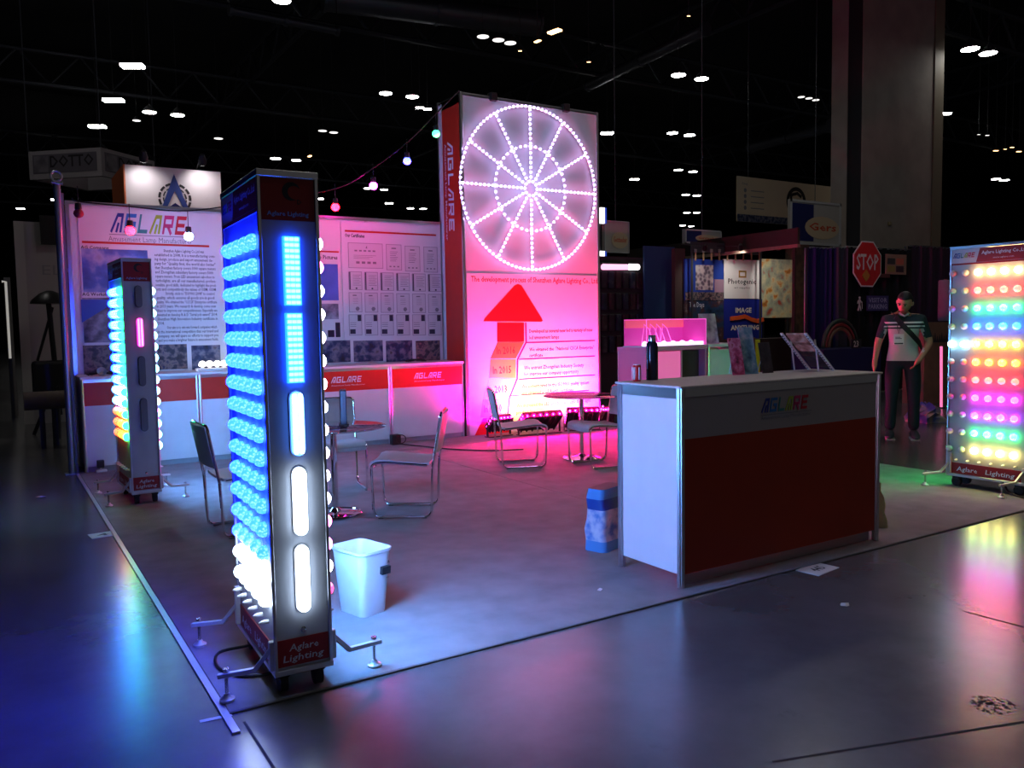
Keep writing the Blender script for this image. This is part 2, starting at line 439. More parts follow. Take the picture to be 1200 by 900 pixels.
for i, (px, py) in enumerate(((1147, 158), (1157, 159), (1167, 177), (1178, 175), (1186, 173), (1194, 178))):
    bar_lamp(px, py, 3 + (i % 3), 'small warm terrace light far right, number %s from the pillar' % ('one', 'two', 'three', 'four', 'five', 'six')[i], LAMPO if i > 1 else LAMPD, 0, 9.)
# unseen lamps added above the frame to brighten the counter, aisle and far stands
for p in ((4.2, 1.0, HZ), (13, 2, HZ), (8, -3, HZ), (14, 8, HZ), (-2, 12, HZ)):
    o = copy_tree(lw_); o.location = p; o.scale = (1.3, 1.3, 1.3); o['label'] = 'unseen high bay lamp added for light high above the ' + {4: 'reception counter', 13: 'person in the aisle', 8: 'open floor right of the counter', 14: 'stop sign stand', -2: 'grey stand wall at far left'}[int(p[0])]; o['group'] = 'added overhead lamps'
    for c_ in o.children:
        if c_.name.startswith('hanging_rod'): c_.scale = (1, 1, 4.5 / 1.3 - .36)

# pillar ---------------------------------------------------------------------
PIL = mat('pillar_paint', (.40, .345, .30), .8, noise=.12, nscale=1.5)
pY = 12.2
def px_x(px, y, py=300): return at(px, py, 'y', y).x
x0, x1, x2, x3, x4 = [px_x(p, pY) for p in (976, 994, 1009, 1090, 1101)]
pD = 1.05
pl = MB().box((x2, pY, 0), (x3, pY + pD, 14.5)).build('pillar', PIL, kind='structure')
MB().box((x2 - .04, pY + .50, 0), (x2, pY + pD, 14.5)).build('pillar_fin', PIL, pl)
MB().box((x2 - .01, pY + .04, 0), (x2, pY + .50, 14.5)).build('pillar_groove_shade', mat('pillar_groove_shade', (.03, .03, .035), .9), pl)  # flat dark strip painted for the shade in a groove
MB().box((x3 + .03, pY - .03, 0), (x4, pY + pD, 14.5)).build('edge_trim', mat('pillar_trim', (.27, .23, .16), .6), pl)
p = at(1043, 262, 'y', pY - .05)
MB().bbox((p.x - .06, pY - .08, p.z - .06), (p.x + .06, pY, p.z + .06), .02).build('wall_socket', mat('brass_plate', (.4, .33, .2), .4, .5), pl)
# ================================================================== the booth
WHITE = mat('white_laminate', (.72, .73, .76), .42, noise=.03, nscale=6)
RED = mat('red_vinyl', srgb(196, 44, 30), .42, noise=.05, nscale=9)
DRED = mat('dark_red_vinyl', srgb(150, 24, 26), .45, noise=.06, nscale=9)
ALU = mat('anodised_aluminium', (.62, .63, .66), .28, 1.)
CHROME = mat('chrome_tube', (.80, .80, .82), .09, 1.)
BLACK = mat('black_plastic', (.012, .012, .014), .4)
RUBBER = mat('black_rubber', (.015, .015, .016), .7)
INK = mat('black_ink', (.015, .014, .018), .6)
LINK = mat('pale_ink', (.78, .82, .88), .5)
GREYINK = mat('grey_ink', (.22, .22, .25), .6)
REDINK = mat('red_ink', srgb(190, 40, 30), .5)
PAPER = mat('white_poster_print', (.70, .71, .75), .5, noise=.02, nscale=3)
LOGO = [mat('logo_blue', srgb(38, 60, 150), .5), mat('logo_sky', srgb(50, 120, 190), .5), mat('logo_teal', srgb(60, 140, 140), .5),
        mat('logo_lime', srgb(165, 190, 60), .5), mat('logo_pink', srgb(205, 60, 120), .5), mat('logo_red', srgb(200, 40, 60), .5)]

# carpet ---------------------------------------------------------------------
CARP = mat('grey_carpet', (.25, .25, .26), .95, noise=.13, nscale=5, bump=.5, bscale=420)
CARP.node_tree.nodes['Principled BSDF'].inputs['Specular IOR Level'].default_value = .15
crp = thing('carpet', 'large grey carpet covering the booth floor', 'carpet')
MB().bbox((0, 0, .0), (3.48, 6.49, .012), .005, seg=1).build('carpet_strip', CARP, crp)
MB().bbox((0, 6.492, .0), (4.65, 7.05, .012), .005, seg=1).build('carpet_strip', CARP, crp)
MB().bbox((3.484, 0, .0), (7.0, 6.49, .012), .005, seg=1).build('carpet_strip', CARP, crp)
TAPE = mat('silver_tape', (.55, .57, .6), .3, .3)
tag(MB().box((-.028, -.17, .0005), (.0, 6.6, .009)).build('floor_tape', TAPE), 'long silver tape strip along the left carpet edge', 'tape')
a, b, n_ = floor_line((234, 846), (272, 838), .022)
tag(MB().add([a + n_ + Vector((0, 0, .002)), a - n_ + Vector((0, 0, .002)), b - n_ + Vector((0, 0, .002)), b + n_ + Vector((0, 0, .002))], [(0, 1, 2, 3)]).build('tape_piece', TAPE), 'short tape piece crossing the front left carpet corner', 'tape')
def floor_paper(px, py, w, d, rz, label, marks):
    p = at(px, py, 'z', 0.)
    t = thing('floor_card', label, 'card', (p.x, p.y, 0), rz)
    MB().box((-w / 2, -d / 2, .0), (w / 2, d / 2, .003)).build('card', mat('card_paper', (.62, .62, .6), .6), t, True)
    mb = MB(); text_mb(mb, frame((0, 0, .0035), (1, 0, 0), (0, 1, 0)), marks, 0, -d * .2, d * .4, w * .45, 'c', bold=.02)
    mb.build('lettering', INK, t, True)
floor_paper(958, 667, .24, .15, .15, 'white booth number card on the concrete before the red counter', '445')
floor_paper(120, 627, .17, .16, .1, 'small white card on the concrete left of the tape line', '4')
def scrap(px, py, r, label, z=0.):
    p = at(px, py, 'z', z); mb = MB()
    vs = [(p.x + r * (.6 + .5 * random.random()) * math.cos(k * 1.05), p.y + r * (.6 + .5 * random.random()) * math.sin(k * 1.05), z + .002 + .01 * random.random()) for k in range(6)]
    mb.add(vs + [(p.x, p.y, z + .016)], [(i, (i + 1) % 6, 6) for i in range(6)])
    tag(mb.build('paper_scrap', mat('card_paper'), None), label, 'scrap')
scrap(703, 692, .02, 'tiny white scrap on the carpet left of the red counter', .012)
scrap(990, 710, .035, 'small pale scrap on the concrete right of the number card')
scrap(48, 583, .05, 'pale flat scrap on the dark floor far left')

# back wall and posters -------------------------------------------------------
YW = 7.10
zt = 2.905
bw = MB().box((.06, YW, 0), (4.64, YW + .05, zt)).build('wall_back', WHITE, kind='structure')
for x in (.06, 1.22, 2.38, 3.54): MB().box((x - .02, YW - .012, 0), (x + .02, YW, zt + .01)).build('wall_post', ALU, bw)
MB().box((.04, YW - .02, zt - .0), (4.64, YW + .06, zt + .035)).build('top_rail', ALU, bw)
wr = MB().box((-.03, 6.62, 0), (.0, YW + .05, 2.95)).build('wall_return', mat('return_panel_grey', (.16, .17, .2), .5), kind='structure')
Fw = F_my(YW - .014)
def wz(px, py): p = at(px, py, 'y', YW - .014); return p.x, p.z
def prect(mb, F, px0, py0, px1, py1, d0=.0, d1=.002):
    a0, b1 = wz(px0, py0); a1, b0 = wz(px1, py1); mb.rect(F, a0, b0, a1, b1, d0, d1)
def poster(label, x0, x1, z0, z1):
    t = thing('wall_poster', label, 'poster', ((x0 + x1) / 2, YW, 0))
    MB().rect(F_my(YW), x0, z0, x1, z1, .001, .014).build('print_sheet', PAPER, t)
    return t
SKY = picmat('photo_sky_building', [(.3, srgb(40, 60, 120)), (.45, srgb(70, 110, 190)), (.55, srgb(150, 170, 210)), (.7, srgb(120, 110, 130))], 3.2)
PHO2 = picmat('photo_street', [(.3, srgb(40, 42, 60)), (.5, srgb(110, 110, 125)), (.7, srgb(160, 160, 180))], 9.)
CROWD = picmat('photo_crowd', [(.25, srgb(18, 18, 28)), (.45, srgb(60, 55, 70)), (.55, srgb(130, 110, 105)), (.7, srgb(35, 40, 80))], 14.)
HALLP = picmat('photo_exhibition', [(.25, srgb(12, 15, 32)), (.45, srgb(30, 50, 90)), (.6, srgb(120, 120, 135)), (.75, srgb(60, 25, 30))], 10.)
# left poster : company introduction
t1 = poster('company introduction poster with coloured logo, text column and building photos, left of back wall', .16, 1.79, 1.06, 2.88)
a0, b0 = wz(130, 272); a1, b1 = wz(221, 254); aglare(Fw, a0, b0, a1 - a0 - .03, b1 - b0, LOGO, t1)
mb = MB(); text_mb(mb, Fw, 'Amusement Lamp Manufacturer', a0 - .03, b0 - .10, .06, a1 - a0 + .06); mb.rect(Fw, a0 - .02, b0 - .028, a1 + .02, b0 - .02, .0, .001); mb.build('tagline', GREYINK, t1)
mb = MB(); x_, z_ = wz(96, 283.5); x2_, _ = wz(245, 287); mb.rect(Fw, x_, z_ - .012, x2_, z_ + .012, 0, .002); mb.build('rule_line', REDINK, t1)
mb = MB(); x_, z_ = wz(92, 288); text_mb(mb, Fw, 'AG Company', x_ + .02, z_ - .03, .035, bold=.02); x_, z_ = wz(94, 346.5); text_mb(mb, Fw, 'AG Workshop', x_ + .02, z_, .035, bold=.02); mb.build('caption', INK, t1)
mb = MB(); prect(mb, Fw, 95, 291, 175, 343); mb.build('building_photo', SKY, t1)
mb = MB(); text_mb(mb, Fw, 'Aglare', wz(107, 316)[0], wz(107, 316)[1], .09, .26, bold=.02); text_mb(mb, Fw, 'Sharing', wz(110, 323)[0], wz(110, 324)[1], .09, .28, bold=.02)
mb.build('photo_sign', LINK, t1)
mb = MB(); prect(mb, Fw, 96, 349, 177, 400); mb.build('workshop_photo', PHO2, t1)
mb = MB(); a0, b0 = wz(96, 376); a1, b1 = wz(140, 349); mb.poly(Fw, [(a0, b0 - .02), (a1, b1 - .02), (a0, b1 - .02)], .002, .003); mb.build('photo_sky', mat('print_blue', srgb(60, 95, 190), .5), t1)
mb = MB(); prect(mb, Fw, 97, 405, 178, 438); mb.build('group_photo', CROWD, t1)
for k, (pa, pb) in enumerate(((184, 220), (224, 259))):
    mb = MB(); prect(mb, Fw, pa, 404 + k * 1, pb, 432); mb.build('event_photo', HALLP if k else CROWD, t1)
lines = ['      Shenzhen Aglare Lighting Co.,Ltd was', 'established in 2008, It is a manufacturing com-', 'ing design, produce and export amusement de-', 'pany for "Quality first, the world also better"',
 'that Shenzhen factory covers 3000 square meters', 'and Zhongshan subsidiary factory covers 5000', 'square meters. From LED amusement cabochon to', 'turbolights, are all our manufactured, profess-', 'ionalize, good skills, dedicated to highlight the prod-', 'ucts and competitively the values of OEM, ODM.',
 '      Strictly, stick to "ISO9001:2008" to control', 'quality, which ensures all goods are in good', 'quality. We obtained the "CCCA" Enterprise certificate', 'in 2013 years. We research & develop come new', 'ideas to improve our competitiveness. Especially we', 'invested at develop R & D "Serial pcb award" 2014.', 'Shenzhen High Innovation Industry certificate in', '2014.',
 '      Our aim is to win win forward companies which', 'in the international competition that our brand and', 'company, we will spare no efforts to support you', 'and you make a brighter future in amusement fields.']
mb = MB(); zz0 = wz(181, 295)[1]; zz1 = wz(187, 400.5)[1]; xa = wz(181, 300)[0]; xb = wz(252, 300)[0]
for i, s_ in enumerate(lines):
    z_ = zz0 + (zz1 - zz0) * i / 21
    ind = .10 if s_.startswith(' ') else 0
    s_ = s_.strip()
    text_mb(mb, Fw, s_, xa + ind, z_, .034, (xb - xa - ind) * min(1, len(s_) / 46.), bold=.012)
mb.build('text_column', INK, t1, kind='stuff')
# middle poster (mostly behind the lamp tower)
t2 = poster('narrow poster strip with blue product photo beside the lamp tower, between two larger posters', 1.81, 3.17, 1.06, 2.88)
mb = MB(); x_, z_ = wz(372, 294.5); x2_, _ = wz(397, 294.5); mb.rect(Fw, 2.0, z_ - .01, x2_, z_ + .01); mb.build('rule_line', REDINK, t2)
mb = MB(); text_mb(mb, Fw, 'Our Workshop Pictures', x2_ - .02, wz(397, 304)[1], .05, .6, 'r', bold=.02); mb.build('caption', INK, t2)
mb = MB(); prect(mb, Fw, 330, 308, 397, 352); mb.build('product_photo', mat('print_blue2', srgb(70, 105, 190), .5, noise=.2, nscale=4), t2)
mb = MB(); prect(mb, Fw, 330, 356, 397, 374); mb.build('product_photo', PHO2, t2)
mb = MB(); prect(mb, Fw, 384, 387, 392, 395); prect(mb, Fw, 393, 378, 399, 395); mb.build('dark_photo', mat('print_navy', srgb(20, 22, 50), .5), t2)
for pa, pb in ((330, 353), (356, 411)):
    mb = MB(); prect(mb, Fw, pa, 400, pb, 424); mb.build('event_photo', HALLP, t2)
# right poster : certificates
t3 = poster('certificate poster with rows of framed documents and a photo strip, right of back wall', 3.19, 4.62, 1.06, 2.88)
mb = MB(); x_, z_ = wz(404, 270.5); x2_, _ = wz(511, 277); mb.rect(Fw, x_, z_ - .012, x2_, z_ + .012); mb.build('rule_line', REDINK, t3)
mb = MB(); text_mb(mb, Fw, 'Our Certificates', x_, wz(404, 277.5)[1], .045, .27, bold=.03); mb.build('caption', INK, t3)
DOC = mat('certificate_paper', (.62, .63, .66), .5); FRM = mat('certificate_frame', (.33, .33, .38), .5)
def cert(px0, py0, px1, py1, kind):
    mb = MB(); a0, b1 = wz(px0, py0); a1, b0 = wz(px1, py1); mb.rect(Fw, a0, b0, a1, b1, 0, .002)
    c = mb.build('certificate', DOC, t3)
    mb = MB(); f_ = .008
    for r_ in ((a0, b0, a1, b0 + f_), (a0, b1 - f_, a1, b1), (a0, b0, a0 + f_, b1), (a1 - f_, b0, a1, b1)): mb.rect(Fw, *r_, .002, .004)
    mb.build('border', FRM, c)
    mb = MB(); W = a1 - a0; H_ = b1 - b0
    if kind == 'wide':
        for i in range(5): mb.rect(Fw, a0 + W * (.18 + .13 * i), b0 + H_ * .66, a0 + W * (.26 + .13 * i), b0 + H_ * .72, .002, .003)
        mb.poly(Fw, [(a0 + W * .5, b0 + H_ * .8), (a0 + W * .54, b0 + H_ * .9), (a0 + W * .55, b0 + H_ * .78)], .002, .003)
        for i in range(3): mb.rect(Fw, a0 + W * .15, b0 + H_ * (.5 - .06 * i), a0 + W * (.8 - .1 * i), b0 + H_ * (.515 - .06 * i), .002, .003)
        for i in range(4): mb.rect(Fw, a0 + W * (.22 + .16 * i), b0 + H_ * .18, a0 + W * (.32 + .16 * i), b0 + H_ * .27, .002, .003)
    elif kind == 'tall':
        mb.rect(Fw, a0 + W * .35, b0 + H_ * .82, a0 + W * .65, b0 + H_ * .87, .002, .003)
        for i in range(6): mb.rect(Fw, a0 + W * .25, b0 + H_ * (.7 - .07 * i), a0 + W * (.75 - .06 * (i % 3)), b0 + H_ * (.72 - .07 * i), .002, .003)
        for i in range(3): mb.rect(Fw, a0 + W * (.2 + .25 * i), b0 + H_ * .12, a0 + W * (.32 + .25 * i), b0 + H_ * .17, .002, .003)
    elif kind == 'bar':
        mb.rect(Fw, a0 - W * .02, b0 + H_ * .03, a0 + W * .12, b0 + H_ * .97, .002, .003)
        for i in range(7): mb.rect(Fw, a0 + W * .3, b0 + H_ * (.8 - .09 * i), a0 + W * (.9 - .1 * (i % 2)), b0 + H_ * (.815 - .09 * i), .002, .003)
        mb.rect(Fw, a0 + W * .5, b0 + H_ * .06, a0 + W * .62, b0 + H_ * .14, .002, .003)
    elif kind == 'seal':
        mb.rect(Fw, a0 + W * .3, b0 + H_ * .82, a0 + W * .6, b0 + H_ * .88, .002, .003)
        for i in range(4): mb.rect(Fw, a0 + W * .3, b0 + H_ * (.7 - .09 * i), a0 + W * .7, b0 + H_ * (.715 - .09 * i), .002, .003)
        mb.poly(Fw, [(a0 + W * .65 + .03 * math.cos(k), b0 + H_ * .18 + .03 * math.sin(k)) for k in (0, 1, 2, 3, 4, 5)], .002, .003)
    else:
        mb.rect(Fw, a0 + W * .68, b0 + H_ * .68, a0 + W * .95, b0 + H_ * .97, .002, .003)
        mb.rect(Fw, a0 + W * .08, b0 + H_ * .08, a0 + W * .5, b0 + H_ * .3, .002, .003)
        for i in range(3): mb.rect(Fw, a0 + W * .1, b0 + H_ * (.6 - .09 * i), a0 + W * .55, b0 + H_ * (.615 - .09 * i), .002, .003)
    mb.build('printed_marks', GREYINK if kind in ('wide', 'tall', 'seal') else mat('navy_ink', (.03, .03, .06), .6), c, kind='stuff')
cert(407.5, 284, 449, 315, 'wide'); cert(452, 286, 471, 317, 'tall'); cert(474, 288, 492.5, 318.5, 'tall'); cert(496, 289, 513, 319.5, 'tall')
for i in range(6):
    s_ = i * 18.6
    cert(408.5 + s_, 318 + i * .6, 424.5 + s_, 340 + i * .4, 'bar'); cert(408.5 + s_, 342.5 + i * .4, 424.5 + s_, 366 + i * .2, 'seal'); cert(408.5 + s_, 368.5, 424.5 + s_, 393, 'foot')
for pa, pb in ((414, 449), (452, 483.5), (487, 516)):
    mb = MB(); prect(mb, Fw, pa, 399.5, pb, 423); mb.build('event_photo', HALLP if pa < 480 else CROWD, t3)

# left end mast ----------------------------------------------------------------
t = thing('wall_mast', 'tall upright mast with ring top at the left end of the booth wall', 'mast', (-.06, 6.62, 0))
MAST = mat('mast_metal', (.25, .27, .32), .35, .8)
MB().cyl((-.06, 6.60, 0), (-.06, 6.60, 3.03), .035, n=14).build('pole', MAST, t, smooth=True)
MB().bbox((-.115, 6.55, 3.03), (-.005, 6.65, 3.05), .005).build('cap_plate', MAST, t)
MB().tube([(-.06 + .05 * math.cos(q * PI / 8), 6.6, 3.115 + .05 * math.sin(q * PI / 8)) for q in range(16)], .012, 6, closed=True).build('ring', ALU, t, smooth=True)
MB().bbox((-.13, 6.53, 0), (.01, 6.67, .012), .004).build('base_plate', MAST, t)

# back counters -----------------------------------------------------------------
bx = [.053, 1.24, 2.405, 3.573, 4.645]
words = ['far left back counter with red band behind the small lamp tower', 'back counter with red band under the poster text column, dishes on top', 'back counter with red band behind the glass table, partly hidden by the blue tower', 'rightmost back counter with red band and green-lit edge beside the light-wheel wall']
BY = 6.52
for i in range(4):
    xa, xb = bx[i], bx[i + 1]; h = 1.0
    t = thing('display_counter', words[i], 'counter', ((xa + xb) / 2, 6.8, 0), group='back row counters')
    MB().bbox((xa - .005, BY - .02, h), (xb - .005, YW - .02, h + .03), .004).build('countertop', WHITE, t)
    MB().box((xa + .03, BY + .004, .07), (xb - .03, BY + .012, h - .02)).build('front_panel', WHITE, t)
    MB().box((xa + .03, BY - .001, .72), (xb - .03, BY + .004, .965)).build('red_band', RED, t)
    MB().box((xa + .01, BY + .03, .012), (xb - .01, BY + .05, .07)).build('kick_plate', mat('kick_grey', (.33, .34, .36), .6), t)
    MB().box((xa + .03, BY + .002, .965), (xb - .03, BY + .02, h)).build('top_rail', ALU, t)
    for x in (xa + .017, xb - .017):
        for y in (BY + .015, 7.03):
            MB().cyl((x, y, .012), (x, y, h), .018, n=8).build('post', ALU, t, smooth=True)
    MB().box((xa + .01, BY + .04, .07), (xa + .018, 7.02, h)).build('side_panel', WHITE, t); MB().box((xb - .018, BY + .04, .07), (xb - .01, 7.02, h)).build('side_panel', WHITE, t)
    if i: 
        F_ = F_my(BY - .002); cx = {1: 2.05, 2: 3.05, 3: 4.17}[i]; cx = (xa + xb) / 2 + .02
        aglare(F_, cx - .22, .825, .40, .075, [LINK], t, 'logo_letter', .002)
        mb = MB(); text_mb(mb, F_, 'Amusement Lamp Manufacturer', cx - .22, .785, .018, .44); mb.build('tagline', LINK, t)
# things on the back counters ------------------------------------------------------
CUPM = mat('white_ceramic', (.8, .8, .8), .25)
tx = 1.27
def dome_lens(x, y, i, n):
    t = thing('sample_lamp', ('leftmost', 'second', 'third', 'fourth', 'fifth', 'middle', 'seventh', 'eighth', 'ninth', 'tenth', 'rightmost')[i] + ' small white dome sample lamp in the row on the back counter', 'lamp', (x, y, 1.03), group='white sample lamps on the back counter')
    MB().lathe([(.035, 0), (.038, .01), (.02, .015), (.018, .05)], 12).build('socket', CUPM, t, True, smooth=True)
    MB().lathe([(.018, .05), (.04, .06), (.044, .075), (.036, .10), (.018, .115), (.0, .118)], 12).build('lens', ledmat('lens_glow_white', (1, .93, .85), 3.2), t, True, smooth=True)
for i in range(11): dome_lens(1.33 + i * .082, 6.72 + .02 * (i % 2), i, 11)
tray = thing('lamp_tray', 'shallow white tray under the row of sample lamps on back counter', 'tray', (1.72, 6.72, 1.03))
tray_ = MB().bbox((1.27, 6.62, 1.03), (2.2, 6.66, 1.06), .004).bbox((1.27, 6.8, 1.03), (2.2, 6.84, 1.06), .004).build('rail', CUPM, tray)
t = thing('cup', 'white cup lying on its side on the far left back counter', 'cup', (.55, 6.72, 1.03))
Mx = Matrix.Translation((.46, 6.7, 1.085)) @ Matrix.Rotation(-1.25, 4, 'X') @ Matrix.Rotation(.5, 4, 'Y')
MB().lathe([(.03, -.06), (.035, -.06), (.052, .05), (.056, .05), (.050, .045), (.03, -.05)], 16, Mx).build('body', CUPM, t, smooth=True)
CABLE = mat('black_cable', (.012, .012, .013), .5)
for k, (x, y, l) in enumerate(((.28, 6.72, 'tangle of black cable left of the white cup'), (4.1, 6.85, 'thin coil of black cable on the rightmost back counter'))):
    pts = [(x + .13 * math.cos(q * .9) * (1 + .2 * math.sin(q * 2.3)), y + .07 * math.sin(q * .9), 1.04 + .012 * (1 + math.sin(q * 1.7))) for q in range(26)]
    tag(MB().tube(pts, .008, 6).build('cable_coil', CABLE, smooth=True), l, 'cable')
t = thing('clip_lamp', 'silver clip lamp head next to the tangled cable on the far left counter', 'lamp', (.3, 6.66, 1.03))
MB().lathe([(.02, 0), (.045, .03), (.05, .06), (.045, .055), (.02, .01)], 14, Matrix.Translation((.27, 6.64, 1.05)) @ Matrix.Rotation(1.0, 4, 'X')).build('shade', ALU, t, smooth=True)
MB().tube([(.27, 6.66, 1.06), (.33, 6.7, 1.07), (.38, 6.72, 1.04)], .007, 6).build('arm', ALU, t)

# tall light-wheel wall --------------------------------------------------------------
TX0, TX1, TY, TH = 4.662, 6.965, 6.5, 4.58
tw = thing('exhibit_wall', 'tall white box wall carrying the glowing light wheel and arrow poster', 'wall', ((TX0 + TX1) / 2, 6.85, 0))
TD = TY + .68
LIL = mat('white_fabric_print', (.62, .61, .65), .6, noise=.03, nscale=2)
MB().box((TX0 + .03, TY + .008, .0), (TX1 - .03, TY + .03, TH - .03)).build('front_sheet', LIL, tw)
MB().box((TX0 + .008, TY + .04, .0), (TX0 + .03, TD - .04, TH - .03)).build('side_sheet', RED, tw)
MB().box((TX1 - .03, TY + .04, .0), (TX1 - .008, TD - .04, TH - .03)).build('side_sheet', WHITE, tw)
MB().box((TX0 + .03, TD - .03, .0), (TX1 - .03, TD - .01, TH - .03)).build('back_sheet', WHITE, tw)
MB().box((TX0 + .02, TY + .02, TH - .06), (TX1 - .02, TD - .02, TH - .03)).build('lid', WHITE, tw)
for x in (TX0 + .02, TX1 - .02):
    for y in (TY + .02, TD - .02): MB().bbox((x - .02, y - .02, 0), (x + .02, y + .02, TH), .008).build('corner_post', ALU, tw)
for y in (TY + .02, TD - .02): MB().box((TX0 + .04, y - .012, TH - .045), (TX1 - .04, y + .012, TH - .005)).build('top_rail', ALU, tw)
MB().box((TX0 + .008, TY + .04, TH - .14), (TX0 + .032, TD - .04, TH - .02)).build('top_rail', ALU, tw)
MB().box((TX0 + .004, TD - .14, 1.03), (TX0 + .02, TD - .04, TH - .05)).build('white_edge_strip', WHITE, tw)
for px in (577.5, 662.5):
    p = at(px, 117 if px < 600 else 128, 'y', TY); MB().bbox((p.x - .05, TY - .05, TH - .07), (p.x + .05, TY + .06, TH + .04), .012).build('top_clamp', BLACK, tw)
# vertical red side lettering (reads downwards)
Fs = frame((TX0 + .007, TD - .1, 0), (0, 0, -1), (0, -1, 0))
Fs = (lambda a, b, n=0.: Vector((TX0 + .007 - n, TD - .17 - b, -a)))
# letters run down the side: a = downwards, b = towards the front
aglare(Fs, -3.98, .12, 1.22, .15, [LINK], tw, 'logo_letter', .002, shear=.1)
mb = MB(); text_mb(mb, Fs, 'Amusement Lamp Manufacturer', -3.98, .03, .05, 1.30, bold=.01); mb.build('tagline', LINK, tw)
# development poster on the lower front
Ff = F_my(TY + .006)
def fz(px, py): p = at(px, py, 'y', TY); return p.x, p.z
dp = thing('arrow_poster', 'development poster with big red arrow and year steps, below the light wheel', 'poster', (5.8, TY, 0))
zp = fz(620, 321.5)[1]
MB().rect(Ff, TX0 + .045, .02, TX1 - .045, zp, .0, .006).build('print_sheet', PAPER, dp)
Fp = F_my(TY - .001)
mb = MB(); x_, z_ = fz(552, 329); x2_, _ = fz(701, 329); text_mb(mb, Fp, 'The development process of Shenzhen Aglare Lighting Co., Ltd.', x_, z_ - .01, .075, x2_ - x_, bold=.012); mb.build('title', mat('crimson_ink', srgb(170, 20, 50), .5), dp)
def ppoly(mb, pts, d0=.0, d1=.002):
    mb.poly(Fp, [fz(*p) for p in pts], d0, d1)
AR = mat('arrow_red', srgb(210, 25, 25), .5); OR = [mat('arrow_orange', srgb(232, 120, 60), .5), mat('arrow_amber', srgb(240, 170, 80), .5), mat('arrow_yellow', srgb(245, 205, 120), .5), mat('arrow_peach', srgb(240, 160, 90), .5)]
tri = [(566.5, 376.5), (568, 373), (603, 334.5), (607, 332.8), (611, 334.5), (634.5, 372.5), (636, 376), (634, 377)]
mb = MB(); ppoly(mb, [(p[0], p[1]) for p in tri]); mb.build('arrow_head', AR, dp)
mb = MB(); ppoly(mb, [(582.5, 400.5), (614, 400.5), (614, 378), (582.5, 378)]); mb.build('arrow_stem', AR, dp)
seg = [[(574.5, 420), (604.5, 420), (614, 401), (583, 401)], [(573, 443), (604, 443), (604.5, 421), (574.5, 421)], [(566, 467), (594, 467), (604, 444), (573, 444)], [(563, 489), (593, 489), (594, 468), (566, 468)]]
yrs = [('In 2016', 582, 412.5, 603.5), ('In 2015', 577.5, 435.5, 599), ('In 2013', 572, 458.5, 594), ('In 2010', 567, 481, 588)]
for s_, m_, (yt, xa, yb, xb) in zip(seg, OR, yrs):
    mb = MB(); ppoly(mb, s_); sgm = mb.build('year_step', m_, dp)
    mb = MB(); a_, b_ = fz(xa, yb); a2, _ = fz(xb, yb); text_mb(mb, F_my(TY - .004), yt, a_, b_ - .03, .10, a2 - a_, bold=.012); mb.build('year_lettering', INK, sgm)
mb = MB(); ppoly(mb, [(556, 511), (600, 508), (592, 490), (566, 490)]); mb.build('arrow_foot', AR, dp)
mb = MB(); PU = mat('purple_ink', srgb(110, 40, 110), .5)
for (x0_, y0_, x1_, y1_) in ((617, 401.5, 697, 398.5), (608, 421, 697, 417), (608, 444.5, 697, 439), (596, 464, 690, 459)):
    a_, b_ = fz(x0_, y0_); a2, _ = fz(x1_, y1_); q_ = MB(); q_.rect(Fp, a_, b_ - .008, a2, b_ + .008, 0, .002); q_.build('divider_line', PU, dp)
stroke(mb, Fp, [fz(616, 378), fz(616.5, 401), fz(606.5, 421), fz(606, 444), fz(597, 466), fz(594, 495)], .025, 0, .002)
mb.build('side_line', PU, dp)
mb = MB()
for s_, xa, ya, xb in (('Developed as several new led a variety of new', 620, 388.5, 694), ('led amusement lamps', 620, 396, 655), ('We obtained the  "National CSCA Enterprise"', 620, 410, 696), ('certificate', 620, 417, 636),
    ('We entrust Zhongshan Industry Society', 614, 431.5, 684), ('for improve our company opportunity', 614, 439, 678), ('We authenticated by the ISO9001 quality system', 611, 453.5, 690), ('and obtained a CE RoHS certificate', 611, 461, 672), ('We increased the LED product and LED flood light', 605, 476, 692), ('product line', 605, 484, 627)):
    a_, b_ = fz(xa, ya); a2, _ = fz(xb, ya); text_mb(mb, Fp, s_, a_, b_ - .02, .052, a2 - a_, d0=.003, bold=.01)
mb.build('text_lines', INK, dp, kind='stuff')

# light wheel -------------------------------------------------------------------------
WC = (5.735, 3.385); R0 = 1.115; R1 = .58; R2 = .10
lwv = thing('spoked_light_ring', 'large white LED wheel with twelve spokes and three rings on the tall wall', 'light', (WC[0], TY, WC[1]))
LEDW = ledmat('wheel_led_white', (.60, .48, 1.0), 8)
STRIP = mat('led_strip_white', (.6, .6, .62), .4)
Fl = F_my(TY - .02)
def led(mb, a, b, r=.019):
    M = Matrix.Translation(Fl(a, b, .008)) @ Matrix.Rotation(PI / 2, 4, 'X')
    mb.lathe([(r * .6, 0), (r, .012), (r * .8, .026), (r * .25, .036)], 6, M)
def ring(R, n, nm):
    mb = MB(); stroke(mb, Fl, [(WC[0] + R * math.cos(q * 2 * PI / 60), WC[1] + R * math.sin(q * 2 * PI / 60)) for q in range(60)], .022, 0, .008, True)
    o = mb.build(nm, STRIP, lwv); mb = MB()
    for k in range(n): q = 2 * PI * k / n; led(mb, WC[0] + R * math.cos(q), WC[1] + R * math.sin(q))
    mb.build('led_points', LEDW, o, kind='stuff')
ring(R0, 104, 'outer_ring'); ring(R1, 44, 'middle_ring'); ring(R2, 10, 'hub_ring')
